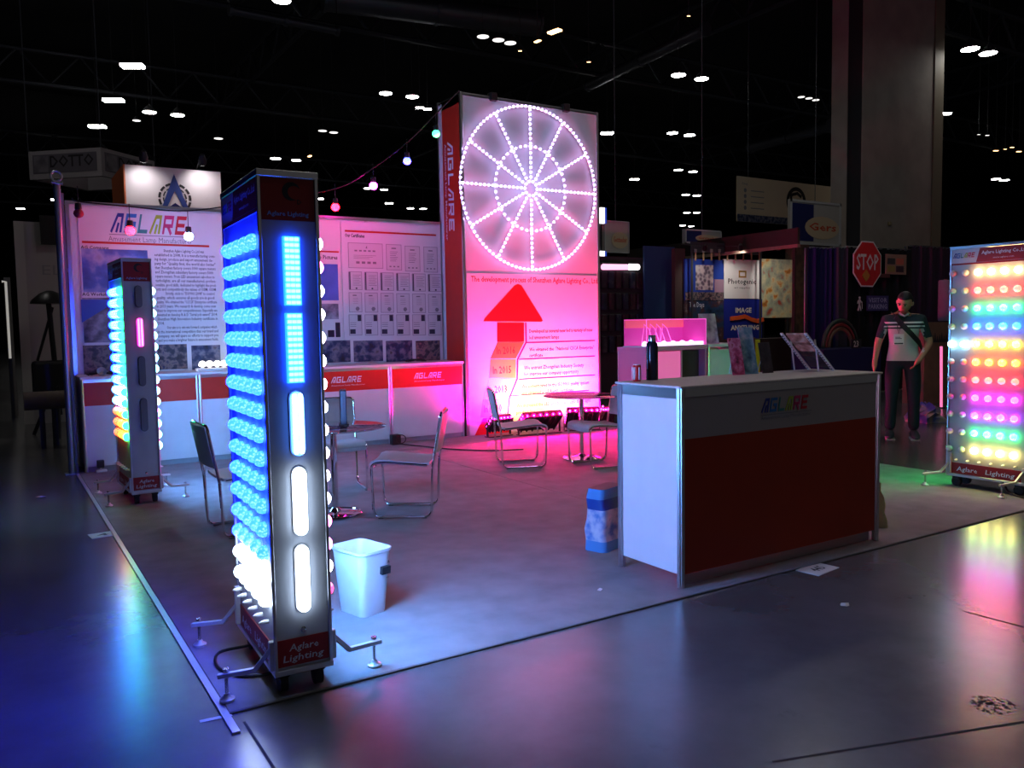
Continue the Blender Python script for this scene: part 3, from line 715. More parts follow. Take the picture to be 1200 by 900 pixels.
for k in range(12):
    q = PI / 2 + k * PI / 6; c, s_ = math.cos(q), math.sin(q); mb = MB()
    stroke(mb, Fl, [(WC[0] + R2 * c, WC[1] + R2 * s_), (WC[0] + R0 * c, WC[1] + R0 * s_)], .02, 0, .008); o = mb.build('spoke', STRIP, lwv); mb = MB()
    n = 15
    for i in range(n): r_ = R2 + .06 + (R0 - R2 - .10) * i / (n - 1); led(mb, WC[0] + r_ * c, WC[1] + r_ * s_)
    mb.build('led_points', LEDW, o, kind='stuff')

# flood lights at the foot of the tall wall ---------------------------------------------
HOUSE = mat('flood_housing', (.03, .022, .026), .35, .3)
def flood(x, y, rz, w, col, watt, label, face, tilt, hh=.15):
    t = thing('flood_light', label, 'light', (x, y, 0), rz)
    M = Matrix.Translation((0, 0, .20)) @ Matrix.Rotation(tilt, 4, 'X')
    MB().bbox((-w / 2, -.06, -hh), (w / 2, .05, hh), .012, M).build('housing', HOUSE, t, True)
    for i in range(7): xx = -w / 2 + w * (i + .5) / 7; MB().box((xx - .006, -.085, -hh + .01), (xx + .006, -.06, hh - .01), M).build('cooling_fin', HOUSE, t, True)
    em = ledmat('flood_led_' + face, col, 40)
    for i in range(6):
        mb = MB(); xx = -w / 2 + w * (i + .5) / 6
        mb.lathe([(.022, 0), (.026, .01), (.02, .02), (.004, .024)], 8, M @ Matrix.Translation((xx, .052, 0)) @ Matrix.Rotation(-PI / 2, 4, 'X')); mb.build('led', em, t, True)
    for i in range(6):  # top edge row added to cast pink light on the carpet
        mb = MB(); mb.lathe([(.0075, 0), (.008, .005), (.003, .008)], 7, M @ Matrix.Translation((-w / 2 + w * (i + .5) / 6, -.02, hh - .002))); mb.build('carpet_fill_led', ledmat('carpet_fill_pink', (1., .0001, .16), 30000), t, True)
        for s_ in (-1, 1):
            if i < 5: mb = MB(); mb.lathe([(.011, 0), (.012, .007), (.004, .012)], 7, M @ Matrix.Translation((s_ * (w / 2 - .001), .0, -hh + .05 + i * .055)) @ Matrix.Rotation(s_ * PI / 2, 4, 'Y')); mb.build('side_led', ledmat('side_led_pink', (1., .01, .30), 60), t, True)
    for s_ in (-1, 1):
        MB().bbox((s_ * (w / 2 + .022) - .005, -.02, .012), (s_ * (w / 2 + .022) + .005, .02, .22), .003).build('bracket', HOUSE, t, True)
    MB().bbox((-w / 2 - .03, -.06, .012), (w / 2 + .03, .06, .026), .004).build('foot_plate', HOUSE, t, True)
    L = bpy.data.lights.new('flood_beam', 'AREA'); L.shape = 'RECTANGLE'; L.size = w * .9; L.size_y = .12; L.energy = watt; L.color = col; L.spread = 2.4
    lo = bpy.data.objects.new('flood_beam', L); COL.objects.link(lo); lo.parent = t
    lo.matrix_local = M @ Matrix.Translation((0, .09, 0)) @ Matrix.Rotation(PI / 2, 4, 'X')
    return t
flood(5.0, 6.22, .12, .34, (1., .0, .62), 62, 'magenta flood light lying lowest at the left foot of the tall wall', 'magenta', .75, .11)
flood(5.56, 6.08, -.08, .60, (1., .45, .14), 20, 'long dark flood light bar behind the right chair, shining warm white on the poster', 'warm', .85)
flood(6.24, 6.02, -.45, .46, (1., .10, .15), 48, 'tilted dark flood light with pink edge right of the long bar', 'salmon', .80, .17)
flood(6.76, 6.15, .1, .28, (1., .0, .8), 22, 'small flood light at the right foot of the tall wall', 'violet', .7, .11)
# ================================================================== LED demonstration towers
TWALU = mat('brushed_tower_panel', (.46, .47, .50), .42, .08, noise=.06, nscale=7)
LENS = mat('clear_lens', (.85, .85, .87), .2, 0., alpha=1., coat=.5)
LENSD = mat('unlit_module', (.08, .09, .12), .3)
SILV = mat('silver_paint', (.55, .56, .58), .35, .35)
SCR = mat('screw_steel', (.6, .6, .6), .25, 1.)
TW, TDp, TZ0, TZ1 = .2265, .668, .115, 2.118
def dome_mesh(m, r=.036, n=10):
    mb = MB(); mb.lathe([(r, .0), (r * 1.0, .010), (r * .92, .020), (r * .72, .030), (r * .40, .037), (.002, .040)], n)
    me = bpy.data.meshes.new('bulb'); me.from_pydata(mb.v, [], mb.f); me.materials.append(m); me.polygons.foreach_set('use_smooth', [True] * len(me.polygons)); me.update(); return me
DM = {}
def bulb(parent, pos, axis, m, r=.036, name='bulb'):
    k = (m.name, r)
    if k not in DM: DM[k] = dome_mesh(m, r)
    o = bpy.data.objects.new(name, DM[k]); COL.objects.link(o); o.parent = parent
    o.rotation_mode = 'QUATERNION'; o.rotation_quaternion = Vector((0, 0, 1)).rotation_difference(Vector(axis)); o.location = pos
    return o
def capsule(z0, z1, xc, hw, n=6):
    pts = []
    for k in range(n + 1): q = -PI + PI * k / n; pts.append((xc + hw * math.cos(q), z0 + hw + hw * math.sin(q)))
    for k in range(n + 1): q = PI * k / n; pts.append((xc + hw * math.cos(q), z1 - hw + hw * math.sin(q)))
    return pts
def tower(name_label, loc, rz, left, right, modules, rows, cols, bulb_r, wide_text, lettering=('Aglare', 'Lighting')):
    t = thing('lamp_tower', name_label, 'light', (*loc, 0), rz)
    MB().bbox((.004, .004, TZ0), (TW - .004, TDp - .004, TZ1 - .004), .004, seg=1).build('body', TWALU, t, True)
    for x in (.0, TW):
        for y in (0., TDp):
            MB().bbox((x - .007, y - .007, TZ0 - .005), (x + .007, y + .007, TZ1 - .02), .002, seg=1).build('corner_profile', ALU, t, True)
    MB().bbox((-.009, -.009, TZ1 - .028), (TW + .009, TDp + .009, TZ1), .003, seg=1).build('top_cap', ALU, t, True)
    MB().bbox((-.009, -.009, TZ0 - .012), (TW + .009, TDp + .009, TZ0 + .012), .003, seg=1).build('base_frame', ALU, t, True)
    # narrow front header
    Ff_ = frame((0, .004, 0), (1, 0, 0), (0, 0, 1))
    mb = MB(); mb.rect(Ff_, .008, 1.925, TW - .008, 2.088, 0, .003); hd = mb.build('header_plate', DRED, t, True)
    G = frame((0, .001, 0), (1, 0, 0), (0, 0, 1)); mb = MB()
    c, z = .128, 2.035   # swirl mark: a tapering open ring
    ou, inn = [], []
    for k in range(19):
        q = math.radians(30 + 15 * k); ro = .036 + .004 * math.sin(q); ri = ro - .004 - .014 * math.sin(PI * k / 18)
        ou.append((c + ro * math.cos(q), z + ro * math.sin(q))); inn.append((c + ri * math.cos(q) + .004, z + ri * math.sin(q) - .002))
    for k in range(18): mb.poly(G, [ou[k], ou[k + 1], inn[k + 1], inn[k]], 0, .0015)
    text_mb(mb, G, 'D', c + .022, z - .045, .018, bold=.02); mb.build('swirl_mark', INK, hd, True)
    mb = MB(); text_mb(mb, G, 'Aglare Lighting', .03, 1.943, .017, .165, bold=.02); mb.build('header_lettering', mat('steel_blue_ink', srgb(130, 165, 215), .4), hd, True)
    # lower name plate
    mb = MB(); mb.rect(Ff_, .008, TZ0 + .022, TW - .008, .248, 0, .003); np_ = mb.build('name_plate', DRED, t, True)
    for w_, x_, z_, l_ in ((lettering[0], .115, .198, .12), (lettering[1], .112, .155, .165)): mb = MB(); text_mb(mb, G, w_, x_, z_, .028, l_, 'c', bold=.01, shear=.15); mb.build('name_lettering', mat('silver_ink', (.6, .6, .62), .4), np_, True)
    MB().lathe([(.011, 0), (.011, .005), (.006, .008)], 10, Matrix.Translation((.116, .004, .279)) @ Matrix.Rotation(PI / 2, 4, 'X')).build('lock_screw', SCR, t, True)
    # light modules on the narrow front
    for (z0, z1, kind, m) in modules:
        xc, hw = .118, .033
        Gm = frame((0, .004, 0), (1, 0, 0), (0, 0, 1)); mb = MB()
        if kind == 'rect':
            mb.rect(Gm, xc - hw, z0, xc + hw, z1, 0, .02); o = mb.build('led_module', ledmat('module_base_' + m[0], m[1], m[2] * .6), t, True)
            mb = MB(); n = 12
            for i in range(n):
                for j in (-1, 0, 1):
                    zz = z0 + (z1 - z0) * (i + .5) / n; xx = xc + j * hw * .58
                    mb.poly(Gm, [(xx - .0075, zz - .006), (xx + .0075, zz - .006), (xx + .0075, zz + .006), (xx - .0075, zz + .006)], .020, .024)
            mb.build('led_points', ledmat('module_led_' + m[0], m[3], m[2]), o, True, kind='stuff')
        else:
            hw = .030
            mb.poly(Gm, capsule(z0, z1, xc, hw), 0, .008); o = mb.build('led_module', LENSD if m is None else mat('module_rim', (.5, .5, .52), .3, .5), t, True)
            mb = MB(); mb.poly(Gm, capsule(z0 + .006, z1 - .006, xc, hw * .84), .008, .026)
            if m is None:
                mb.build('lens_bar', mat('unlit_lens_bar', (.22, .24, .3), .15, .2), o, True)
            else: mb.build('lens_bar', ledmat('bar_led_' + m[0], m[1], m[2]), o, True)
            if m is not None and m[0] in ('cool', 'magenta'):
                mb = MB()
                for i in range(22):
                    zz = z0 + .02 + (z1 - z0 - .04) * i / 21
                    for j in (-1, 1): mb.poly(Gm, [(xc + j * .012 - .006, zz - .004), (xc + j * .012 + .006, zz - .004), (xc + j * .012 + .006, zz + .004), (xc + j * .012 - .006, zz + .004)], .026, .029)
                mb.build('led_points', ledmat('bar_dot_' + m[0], (1, .9, 1) if m[0] == 'cool' else (1, .3, .9), m[2] * 1.5), o, True, kind='stuff')
    # wide sides
    zs = [rows[0] + (rows[1] - rows[0]) * i / (rows[2] - 1) for i in range(rows[2])]
    for side, fn in ((-1, left), (1, right)):
        if fn is None: continue
        xs = 0. if side < 0 else TW
        for i, z in enumerate(zs):
            for j, y in enumerate(cols):
                m = fn(i, j)
                if m is None: continue
                if m == 'off': m = LENS
                bulb(t, (xs + side * .004, y, z), (side, 0, 0), m, bulb_r)
        # small pilot lenses below the lit field
        for k in range(6): bulb(t, (xs + side * .004, .08 + k * .1, rows[1] - .095), (side, 0, 0), LENS, .010, 'pilot_lens')
        Fsd = frame((xs + side * -.001, 0, 0), (0, side, 0), (0, 0, 1))
        H0 = 0. if side > 0 else -TDp   # frame abscissa runs left to right as seen from outside
        mb = MB(); mb.rect(Fsd, H0 + .008, 1.955, H0 + TDp - .008, 2.088, 0, .005); h2 = mb.build('header_plate', PAPER, t, True)
        mb = MB(); mb.poly(Fsd, [(H0 + .22, 1.972), (H0 + TDp - .008, 1.972), (H0 + TDp - .008, 2.088), (H0 + .25, 2.088)], .005, .007); mb.rect(Fsd, H0 + .008, 1.955, H0 + TDp - .008, 1.970, .005, .007); mb.build('red_field', DRED, h2, True)
        Gs = lambda a, b, n=0., F_=Fsd: F_(a, b, n + .0075)
        mb = MB(); text_mb(mb, Gs, wide_text, H0 + .265, 2.036, .028, .37, bold=.015); text_mb(mb, Gs, 'www.aglare.com', H0 + .36, 1.995, .014, .17); mb.build('header_lettering', LINK, h2, True)
        # coloured logo, built in the tower's own frame
        lw, h_ = .026, .042; x = 0.
        for i, ch in enumerate('AGLARE'):
            st, adv = GLYPH[ch]; mb = MB()
            Gg = lambda p, q, n=0., x=x: Gs(H0 + .022 + x * lw * 1.17 + p * lw * .95 + q * h_ * .18, 2.015 + q * h_, n)
            for s_ in st: stroke(mb, Gg, s_, .2, .0, .001)
            mb.build('logo_letter', LOGO[i], h2, True); x += adv
        mb = MB(); mb.rect(Fsd, H0 + .008, TZ0 + .014, H0 + TDp - .008, .225, 0, .005); n2 = mb.build('name_plate', DRED, t, True)
        for w_, x_, l_ in ((lettering[0], .09, .18), (lettering[1], .34, .24)): mb = MB(); text_mb(mb, Gs, w_, H0 + x_, .155, .04, l_, bold=.012, shear=.12); mb.build('name_lettering', LINK, n2, True)
    # casters
    for x in (.04, TW - .04):
        for y in (.07, TDp - .07):
            cs = MB().bbox((x - .026, y - .03, .075), (x + .026, y + .03, TZ0 - .01), .004, seg=1).build('caster', BLACK, t, True)
            MB().cyl((x - .016, y, .053), (x + .016, y, .053), .041, n=16).build('wheel', RUBBER, cs, True, smooth=True)
    # outriggers with levelling feet
    for sx, sy, ex_, ey in ((0, 0, -.175, .10), (0, 1, -.165, .77), (1, 0, TW + .225, .10), (1, 1, TW + .205, .77)):
        y0 = .012 if sy == 0 else TDp - .03; x0 = -.012 if sx == 0 else TW + .012; dirx = -1 if sx == 0 else 1
        p0 = Vector((x0, y0, .225)); p1 = Vector((x0 + (ex_ - x0) * .38, y0 + (ey - y0) * .38, .135)); p2 = Vector((ex_ + .025 * dirx, ey, .118))
        br = MB().bbox((x0 - .012, y0 - .014, .13), (x0 + .012, y0 + .014, .31 if sy else .25), .003, seg=1).build('outrigger', SILV, t, True)
        mb = MB()
        for a_, b_ in ((p0, p1), (p1, p2)):
            d = (b_ - a_); Mx_ = Matrix.Translation(a_) @ d.to_track_quat('X', 'Z').to_matrix().to_4x4()
            mb.bbox((-.008, -.011, -.009), (d.length + .008, .011, .009), .002, Mx_, seg=1)
        mb.build('arm', SILV, br, True)
        MB().lathe([(.007, .03), (.007, .135), (.013, .135), (.013, .145)], 8, Matrix.Translation((ex_, ey, 0))).build('levelling_screw', SCR, br, True)
        MB().lathe([(.030, .012), (.031, .022), (.016, .030), (.011, .042)], 14, Matrix.Translation((ex_, ey, 0))).build('foot_pad', SILV, br, True, smooth=True)
    return t

LB = ledmat('led_blue', (.0012, .010, 1.), 66., 90., (.008, .020, 1.))
LCY = ledmat('led_cyan', (.02, .22, .9), 22., 90., (.12, .4, 1.))
LWH = ledmat('led_white', (.62, .78, 1.), 15.)
LWR = ledmat('led_white_side', (.85, .80, 1.), 36.)
LPK = ledmat('led_pink', (1., .14, .6), 40.)
LPD = ledmat('led_deep_pink', (1., .05, .30), 2.2, 120., (1., .3, .5))
LBW = ledmat('led_blue_white', (.09, .36, 1.), 150.)
LGR = ledmat('led_green', (.01, 1., .14), 16.)
LAQ = ledmat('led_aqua', (.18, .75, 1.), 30.)
LRD = ledmat('led_red', (1., .035, .02), 6., 90., (1., .4, .05))
LOR = ledmat('led_orange', (1., .22, .02), 7.)
COLS = [.075, .19, .316, .424, .532]
def big_left(i, j): return LB if i < 14 else LWH
def big_right(i, j):
    if j == 0: return LPD if i == 15 else LPK if i in (1, 12, 13) else LWR
    if j > 3: return None
    return LPK if i < 5 else LBW
mods = [(1.592, 1.862, 'rect', ('blue', (.004, .06, 1.), 16., (.05, .25, 1.))), (1.285, 1.562, 'rect', ('blue', (.004, .06, 1.), 16., (.05, .25, 1.))),
        (.987, 1.256, 'round', ('cool', (.06, .22, 1.), 6.)), (.664, .949, 'round', ('white', (.60, .76, 1.), 12.)), (.349, .632, 'round', ('white', (.60, .76, 1.), 12.))]
tw1 = tower('tall lamp tower in the foreground with rows of glowing blue bulbs on its left side', (.190, .005), -.032, big_left, big_right, mods, (1.845, .405, 16), COLS, .032, 'Aglare Lighting Co.,Ltd')
def sm_left(i, j):
    if i > 13: return None
    if j == 0: return LGR
    if i < 9: return LB if j == 4 else LCY
    if i < 11: return LWH if j < 4 else LCY
    return (LOR if j < 3 else LRD)
LAZ = ledmat('led_azure', (.12, .38, 1.), 75.)
def sm_right(i, j): return None if i > 14 else LAQ if j == 0 else LAZ
mods2 = [(1.70, 1.98 - .09, 'round', None), (1.36, 1.62, 'round', ('magenta', (1., .01, .50), 2.0)), (1.03, 1.29, 'round', None), (.64, .93, 'round', None)]
tw2 = tower('small-looking farther lamp tower with green and red bulbs by the left back counter', (.245, 4.42), .04, sm_left, sm_right, mods2, (1.845, .405, 16), COLS, .036, 'Aglare Lighting Co.,Ltd')
# right panel: the same unit seen on its wide side
LY = ledmat('led_warm_white', (1., .60, .18), 24.); LYE = ledmat('led_yellow', (1., .60, .03), 22.); LBB = ledmat('led_panel_blue', (.005, .06, 1.), 36.)
LMG = ledmat('led_magenta', (1., .02, .75), 22.); LVI = ledmat('led_violet', (.42, .02, 1.), 22.); LG2 = ledmat('led_panel_green', (.02, 1., .22), 22.); LR2 = ledmat('led_panel_red', (1., .02, .015), 30.); LO2 = ledmat('led_panel_orange', (1., .13, .01), 26.)
LCW = ledmat('led_icy_white', (.35, .80, 1.), 22.); LY2 = ledmat('led_pale_yellow', (1., .78, .2), 26.)
rowm = [LY, LR2, LG2, LBB, LYE, LO2, LR2, LMG, LVI, LG2, LY2]
def rp_left(i, j):
    if j >= 4: return LCW if i == 4 else 'off'
    return rowm[i]
tw3 = tower('lamp display panel at the right edge with rows of red, green, blue and yellow bulbs', (6.45, .225), 0., rp_left, None, [], (1.885, .348, 11), [.102 + .1085 * k for k in range(6)], .029, 'Aglare Lighting Co.,Ltd')
# its narrow rear side carries green bulbs (their light falls on the carpet behind)
for i in range(6):
    for x in (.07, .16): bulb(tw3, (x, TDp + .006, 1.25 - i * .18), (0, 1, 0), ledmat('led_rear_green', (.02, 1., .18), 42.), .036)
# cables under the towers
def cable(name, pts, r, label):
    P = [Vector(p) for p in pts]; out = []
    for i in range(len(P) - 1):
        a0 = P[max(i - 1, 0)]; a1 = P[i]; a2 = P[i + 1]; a3 = P[min(i + 2, len(P) - 1)]
        for k in range(6):
            s_ = k / 6; out.append(.5 * ((2 * a1) + (a2 - a0) * s_ + (2 * a0 - 5 * a1 + 4 * a2 - a3) * s_ * s_ + (3 * a1 - a0 - 3 * a2 + a3) * s_ ** 3))
    out.append(P[-1]); return tag(MB().tube(out, r, 7).build(name, CABLE, smooth=True), label, 'cable')
cable('power_cable', [(.30, .45, .09), (.22, .55, .05), (.10, .62, .02), (.06, .45, .02), (.12, .30, .02), (.26, .25, .03), (.3, .4, .08)], .007, 'black power cable looping from under the foreground lamp tower')
cable('power_cable', [(6.55, .45, .08), (6.45, .35, .03), (6.38, .2, .02), (6.32, .1, .02), (6.45, -.05 + .1, .02), (6.6, .2, .08)], .008, 'black power cable under the right lamp panel')
# ================================================================== reception counter
X1, X2, Y1, Y2, HC = 2.4794, 4.2975, .10, .6586, 1.135
TOPM = mat('counter_top_laminate', (.60, .57, .55), .5, noise=.08, nscale=30)
rc = thing('reception_counter', 'large reception counter with dark red front and white left end', 'counter', (3.39, .38, 0))
MB().bbox((X1 - .004, Y1 - .004, HC), (X2 + .004, Y2 + .004, HC + .014), .004, seg=1).build('countertop', TOPM, rc)
for x in (X1 + .022, X2 - .022):
    for y in (Y1 + .022, Y2 - .022):
        mb = MB(); r = .022
        for k in range(8):
            q = k * PI / 4 + PI / 8; mb.cyl((x + .017 * math.cos(q), y + .017 * math.sin(q), .012), (x + .017 * math.cos(q), y + .017 * math.sin(q), HC), .0065, n=6)
        mb.cyl((x, y, .012), (x, y, HC), .0175, n=8); mb.build('post', ALU, rc, smooth=True)
MB().box((X1 + .014, Y1 + .045, .085), (X1 + .022, Y2 - .045, 1.075)).build('end_panel', WHITE, rc)
MB().box((X2 - .022, Y1 + .045, .085), (X2 - .014, Y2 - .045, 1.075)).build('end_panel', WHITE, rc)
for x in (X1 + .012, X2 - .03): MB().box((x, Y1 + .045, 1.075), (x + .018, Y2 - .045, HC)).build('end_rail', ALU, rc)
MB().box((X1 + .045, Y1 + .014, .85), (X2 - .045, Y1 + .022, 1.085)).build('front_panel', mat('beige_grey_laminate', (.40, .37, .37), .5), rc)
MB().box((X1 + .045, Y1 + .013, .085), (X2 - .045, Y1 + .022, .85)).build('red_panel', mat('deep_red_panel', srgb(165, 46, 10), .5, noise=.06, nscale=5), rc)
MB().box((X1 + .045, Y1 + .010, 1.085), (X2 - .045, Y1 + .028, HC)).build('front_rail', ALU, rc)
MB().box((X1 + .05, Y1 + .05, .012), (X2 - .05, Y1 + .065, .085)).build('kick_plate', mat('kick_grey'), rc)
MB().box((X1 + .05, Y2 - .1, .55), (X2 - .05, Y2 - .02, .57)).build('inner_shelf', WHITE, rc)
Fc = F_my(Y1 + .0135)
aglare(Fc, 3.145, .955, .42, .085, LOGO, rc, 'logo_letter', .003)
mb = MB(); text_mb(mb, Fc, 'Amusement Lamp Manufacturer', 3.14, .912, .022, .45); mb.rect(Fc, 3.14, .938, 3.60, .942, 0, .001); mb.build('tagline', GREYINK, rc)

# objects on the counter
t = thing('thermos_bottle', 'tall black drinking bottle standing on the counter left end', 'bottle', (2.72, .60, HC + .014))
BOT = mat('black_bottle_gloss', (.012, .014, .022), .18, .3)
MB().lathe([(.034, 0), (.037, .005), (.037, .20), (.033, .225), (.022, .238)], 20).build('body', BOT, t, True, smooth=True)
MB().lathe([(.022, .238), (.023, .245), (.023, .272), (.020, .276)], 16).build('cap', ALU, t, True, smooth=True)
mb = MB()
for k in range(5): mb.box((-.0372 + .002 * abs(k - 2), -.014 + .006 * k, .07), (-.036 + .002 * abs(k - 2), -.010 + .006 * k, .15 - .012 * (k % 3)))
mb.build('printed_mark', mat('blue_print', srgb(60, 120, 200), .4), t, True)
t = thing('drink_can', 'small red and white can at the counter corner beside the black bottle', 'can', (2.585, .585, HC + .014))
MB().lathe([(.022, 0), (.025, .004), (.025, .09), (.022, .098)], 16).build('body', mat('can_red', srgb(190, 35, 35), .35), t, True, smooth=True)
MB().lathe([(.022, .098), (.0225, .101), (.0215, .103), (.020, .100)], 16).build('lid', mat('can_lid', (.75, .75, .75), .3, .6), t, True)
mb = MB()
for k in (2.2, 3.4, 4.6): mb.box((.025 * math.cos(k) - .004, .025 * math.sin(k) - .004, .01), (.025 * math.cos(k) + .004, .025 * math.sin(k) + .004, .085))
mb.build('white_stripe', CUPM, t, True)
# brochures and magazine rack
def leaning(name, label, cat, x, y, w, h, d, tilt, rz, mats, n=1, z=HC + .014, lines=True):
    t = thing(name, label, cat, (x, y, z), rz)
    M = Matrix.Rotation(-tilt, 4, 'X')
    for k in range(n):
        MB().bbox((-w / 2, k * d, 0), (w / 2, k * d + d * .85, h - .01 * k), .001, M, seg=1).build('cover' if k == 0 else 'page_block', mats[k % len(mats)], t, True)
    MB().tube([(0, n * d + h * math.sin(tilt) * .8, h * math.cos(tilt) * .75), (0, n * d + h * .5 * math.sin(tilt) + .07, .003)], .004, 5).build('prop_strut', ALU, t, True)
    return t
PINKB = picmat('brochure_pink', [(.3, srgb(60, 20, 40)), (.45, srgb(190, 70, 110)), (.6, srgb(220, 150, 180)), (.7, srgb(150, 20, 30))], 18.)
CYB = picmat('brochure_cyan', [(.3, srgb(30, 60, 90)), (.5, srgb(110, 160, 180)), (.65, srgb(190, 200, 210)), (.75, srgb(180, 90, 110))], 14.)
DKB = picmat('brochure_dark', [(.3, srgb(14, 12, 18)), (.55, srgb(50, 45, 50)), (.7, srgb(90, 75, 65))], 16.)
PEA = picmat('magazine_peach', [(.3, srgb(130, 80, 60)), (.5, srgb(190, 130, 105)), (.7, srgb(220, 180, 160))], 22.)
YEL = mat('yellow_board', srgb(220, 180, 30), .5); BRN = mat('brown_board', srgb(110, 60, 55), .5)
leaning('brochure', 'pink and red brochure leaning at the left of the counter leaflets', 'brochure', 3.44, .56, .10, .25, .004, .25, -.2, [PINKB])
leaning('brochure', 'light blue brochure leaning right of the pink one on the counter', 'brochure', 3.56, .56, .12, .32, .005, .22, -.1, [CYB, PINKB], 2)
leaning('brochure', 'dark brochure with pale lettering between blue brochure and magazine rack', 'brochure', 3.72, .56, .11, .21, .004, .2, .0, [DKB])
t = thing('magazine_rack', 'leaning white perforated magazine rack holding peach magazines on counter right end', 'rack', (4.08, .42, HC + .014))
Mr = Matrix.Rotation(-.85, 4, 'Y') @ Matrix.Rotation(.0, 4, 'X')
for yy in (.0, .2):
    r_ = MB().bbox((-.006, yy - .012, 0), (.006, yy + .012, .40), .002, Matrix.Translation((.14, 0, 0)) @ Mr, seg=1).build('side_rail', CUPM, t, True)
    mb = MB()
    for k in range(15): mb.box((-.0075, yy - .005, .02 + k * .025), (.0075, yy + .005, .032 + k * .025), Matrix.Translation((.14, 0, 0)) @ Mr)
    mb.build('rail_holes', BLACK, r_, True)
MB().tube([(-.06, .0, .22), (-.02, .0, 0.004)], .006, 6).build('prop_leg', CUPM, t, True); MB().tube([(-.06, .2, .22), (-.02, .2, 0.004)], .006, 6).build('prop_leg', CUPM, t, True)
for k, m in enumerate((DKB, PEA, PEA)):
    MB().bbox((.008, .02 + k * .002, .02 + k * .12), (.02, .18, .20 + k * .09), .002, Matrix.Translation((.14, 0, 0)) @ Mr, seg=1).build('magazine', m, t, True)

# ================================================================== lit display cabinets behind the counter
CY = 3.5
def cx(px, py=406): return at(px, py, 'y', CY)
pk = thing('display_cabinet', 'display cabinet with pink front panel, its glow painted in, behind the reception counter', 'cabinet', (cx(792).x, CY + .25, 0))
xa, xb = cx(758).x, cx(828.5).x; zc = 1.235
PKG = mat('pink_painted_glow', (.7, .25, .45), .4, emit=(1., .13, .45), es=.55)  # weak emission stands in for pink light falling on the panel
MB().bbox((xa, CY - .01, zc - .04), (xb, CY + .5, zc), .004, seg=1).build('top_board', mat('pink_laminate', (.65, .25, .42), .4), pk)
xm = cx(798).x
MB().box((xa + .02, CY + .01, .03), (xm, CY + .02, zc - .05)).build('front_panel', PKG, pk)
MB().box((xm, CY + .10, .03), (xb - .03, CY + .11, zc - .05)).build('recess_back', mat('recess_dark', (.06, .02, .035), .6), pk)
for x in (xa, xm, xb - .03): MB().box((x, CY, .012), (x + .02, CY + .48, zc - .04)).build('upright', mat('pink_laminate'), pk)
MB().box((xa, CY + .47, .02), (xb, CY + .49, zc - .04)).build('back_panel', WHITE, pk)
gx0, gx1, gx2 = cx(829.5).x, cx(864).x, cx(877).x
gr = thing('display_cabinet', 'white display cabinet washed in green light, right of the pink one', 'cabinet', ((gx0 + gx1) / 2, CY + .25, 0))
MB().bbox((gx0, CY - .02, zc - .02), (gx2 + .02, CY + .5, zc + .01), .004, seg=1).build('top_board', WHITE, gr)
MB().box((gx0 + .03, CY + .01, .03), (gx1 - .01, CY + .02, zc - .05)).build('front_panel', WHITE, gr)
for x in (gx0, gx1, (gx1 + gx2) / 2 + .01, gx2 - .03): MB().cyl((x + .018, CY + .01, .012), (x + .018, CY + .01, zc - .02), .018, n=8).build('post', ALU, gr, smooth=True)
MB().box((gx2 - .02, CY + .03, .03), (gx2, CY + .45, zc - .04)).build('side_panel', WHITE, gr)
MB().box((gx0, CY + .46, .03), (gx2, CY + .48, zc - .04)).build('back_panel', WHITE, gr)
# acrylic showcase
sx0, sx1 = cx(760).x, cx(829.5).x; sz = cx(795, 374).z
ac = thing('acrylic_showcase', 'clear acrylic showcase with magenta glowing lights on the pink cabinet', 'showcase', ((sx0 + sx1) / 2, CY + .2, zc))
GL = mat('clear_acrylic', (.95, .85, .95), .05, trans=1., ior=1.1)
EDGE = mat('acrylic_edge_glow', (.8, .3, .6), .3, emit=(1., .10, .62), es=.9)  # emission on edges, panes and band stands in for light inside the case
MB().box((sx0, CY + .03, zc + .012), (sx1, CY + .036, sz)).build('front_pane', GL, ac); MB().box((sx0, CY + .40, zc + .012), (sx1, CY + .406, sz)).build('back_pane', mat('painted_glow_acrylic', (.5, .1, .35), .3, emit=(1., .03, .55), es=.32), ac); MB().box((sx0 + .01, CY + .06, zc + .012), (sx1 - .01, CY + .09, zc + .05)).build('light_strip', ledmat('case_strip', (1., .55, .95), 3.), ac); MB().box((sx0, CY + .385, sz - .09), (sx1, CY + .398, sz - .005)).build('orange_band', mat('orange_acrylic', (.8, .25, .2), .3, emit=(1., .10, .25), es=.5), ac)
MB().box((sx0, CY + .036, zc + .012), (sx0 + .006, CY + .40, sz)).build('side_pane', GL, ac); MB().box((sx1 - .006, CY + .036, zc + .012), (sx1, CY + .40, sz)).build('side_pane', mat('painted_glow_acrylic', (.5, .1, .35), .3, emit=(1., .03, .55), es=.32), ac)
MB().box((sx0, CY + .03, sz), (sx1, CY + .406, sz + .006)).build('lid_pane', GL, ac)
MB().box((sx0 - .01, CY + .02, zc), (sx1 + .01, CY + .42, zc + .012)).build('base', WHITE, ac)
for a_, b_ in (((sx0, CY + .03, zc), (sx0, CY + .03, sz)), ((sx1, CY + .03, zc), (sx1, CY + .03, sz)), ((sx0, CY + .03, sz), (sx1, CY + .03, sz)), ((sx0, CY + .40, sz), (sx1, CY + .40, sz)), ((sx0 + .6 * (sx1 - sx0), CY + .4, zc), (sx0 + .6 * (sx1 - sx0), CY + .4, sz))):
    MB().tube([a_, b_], .005, 5).build('bright_edge', EDGE, ac)
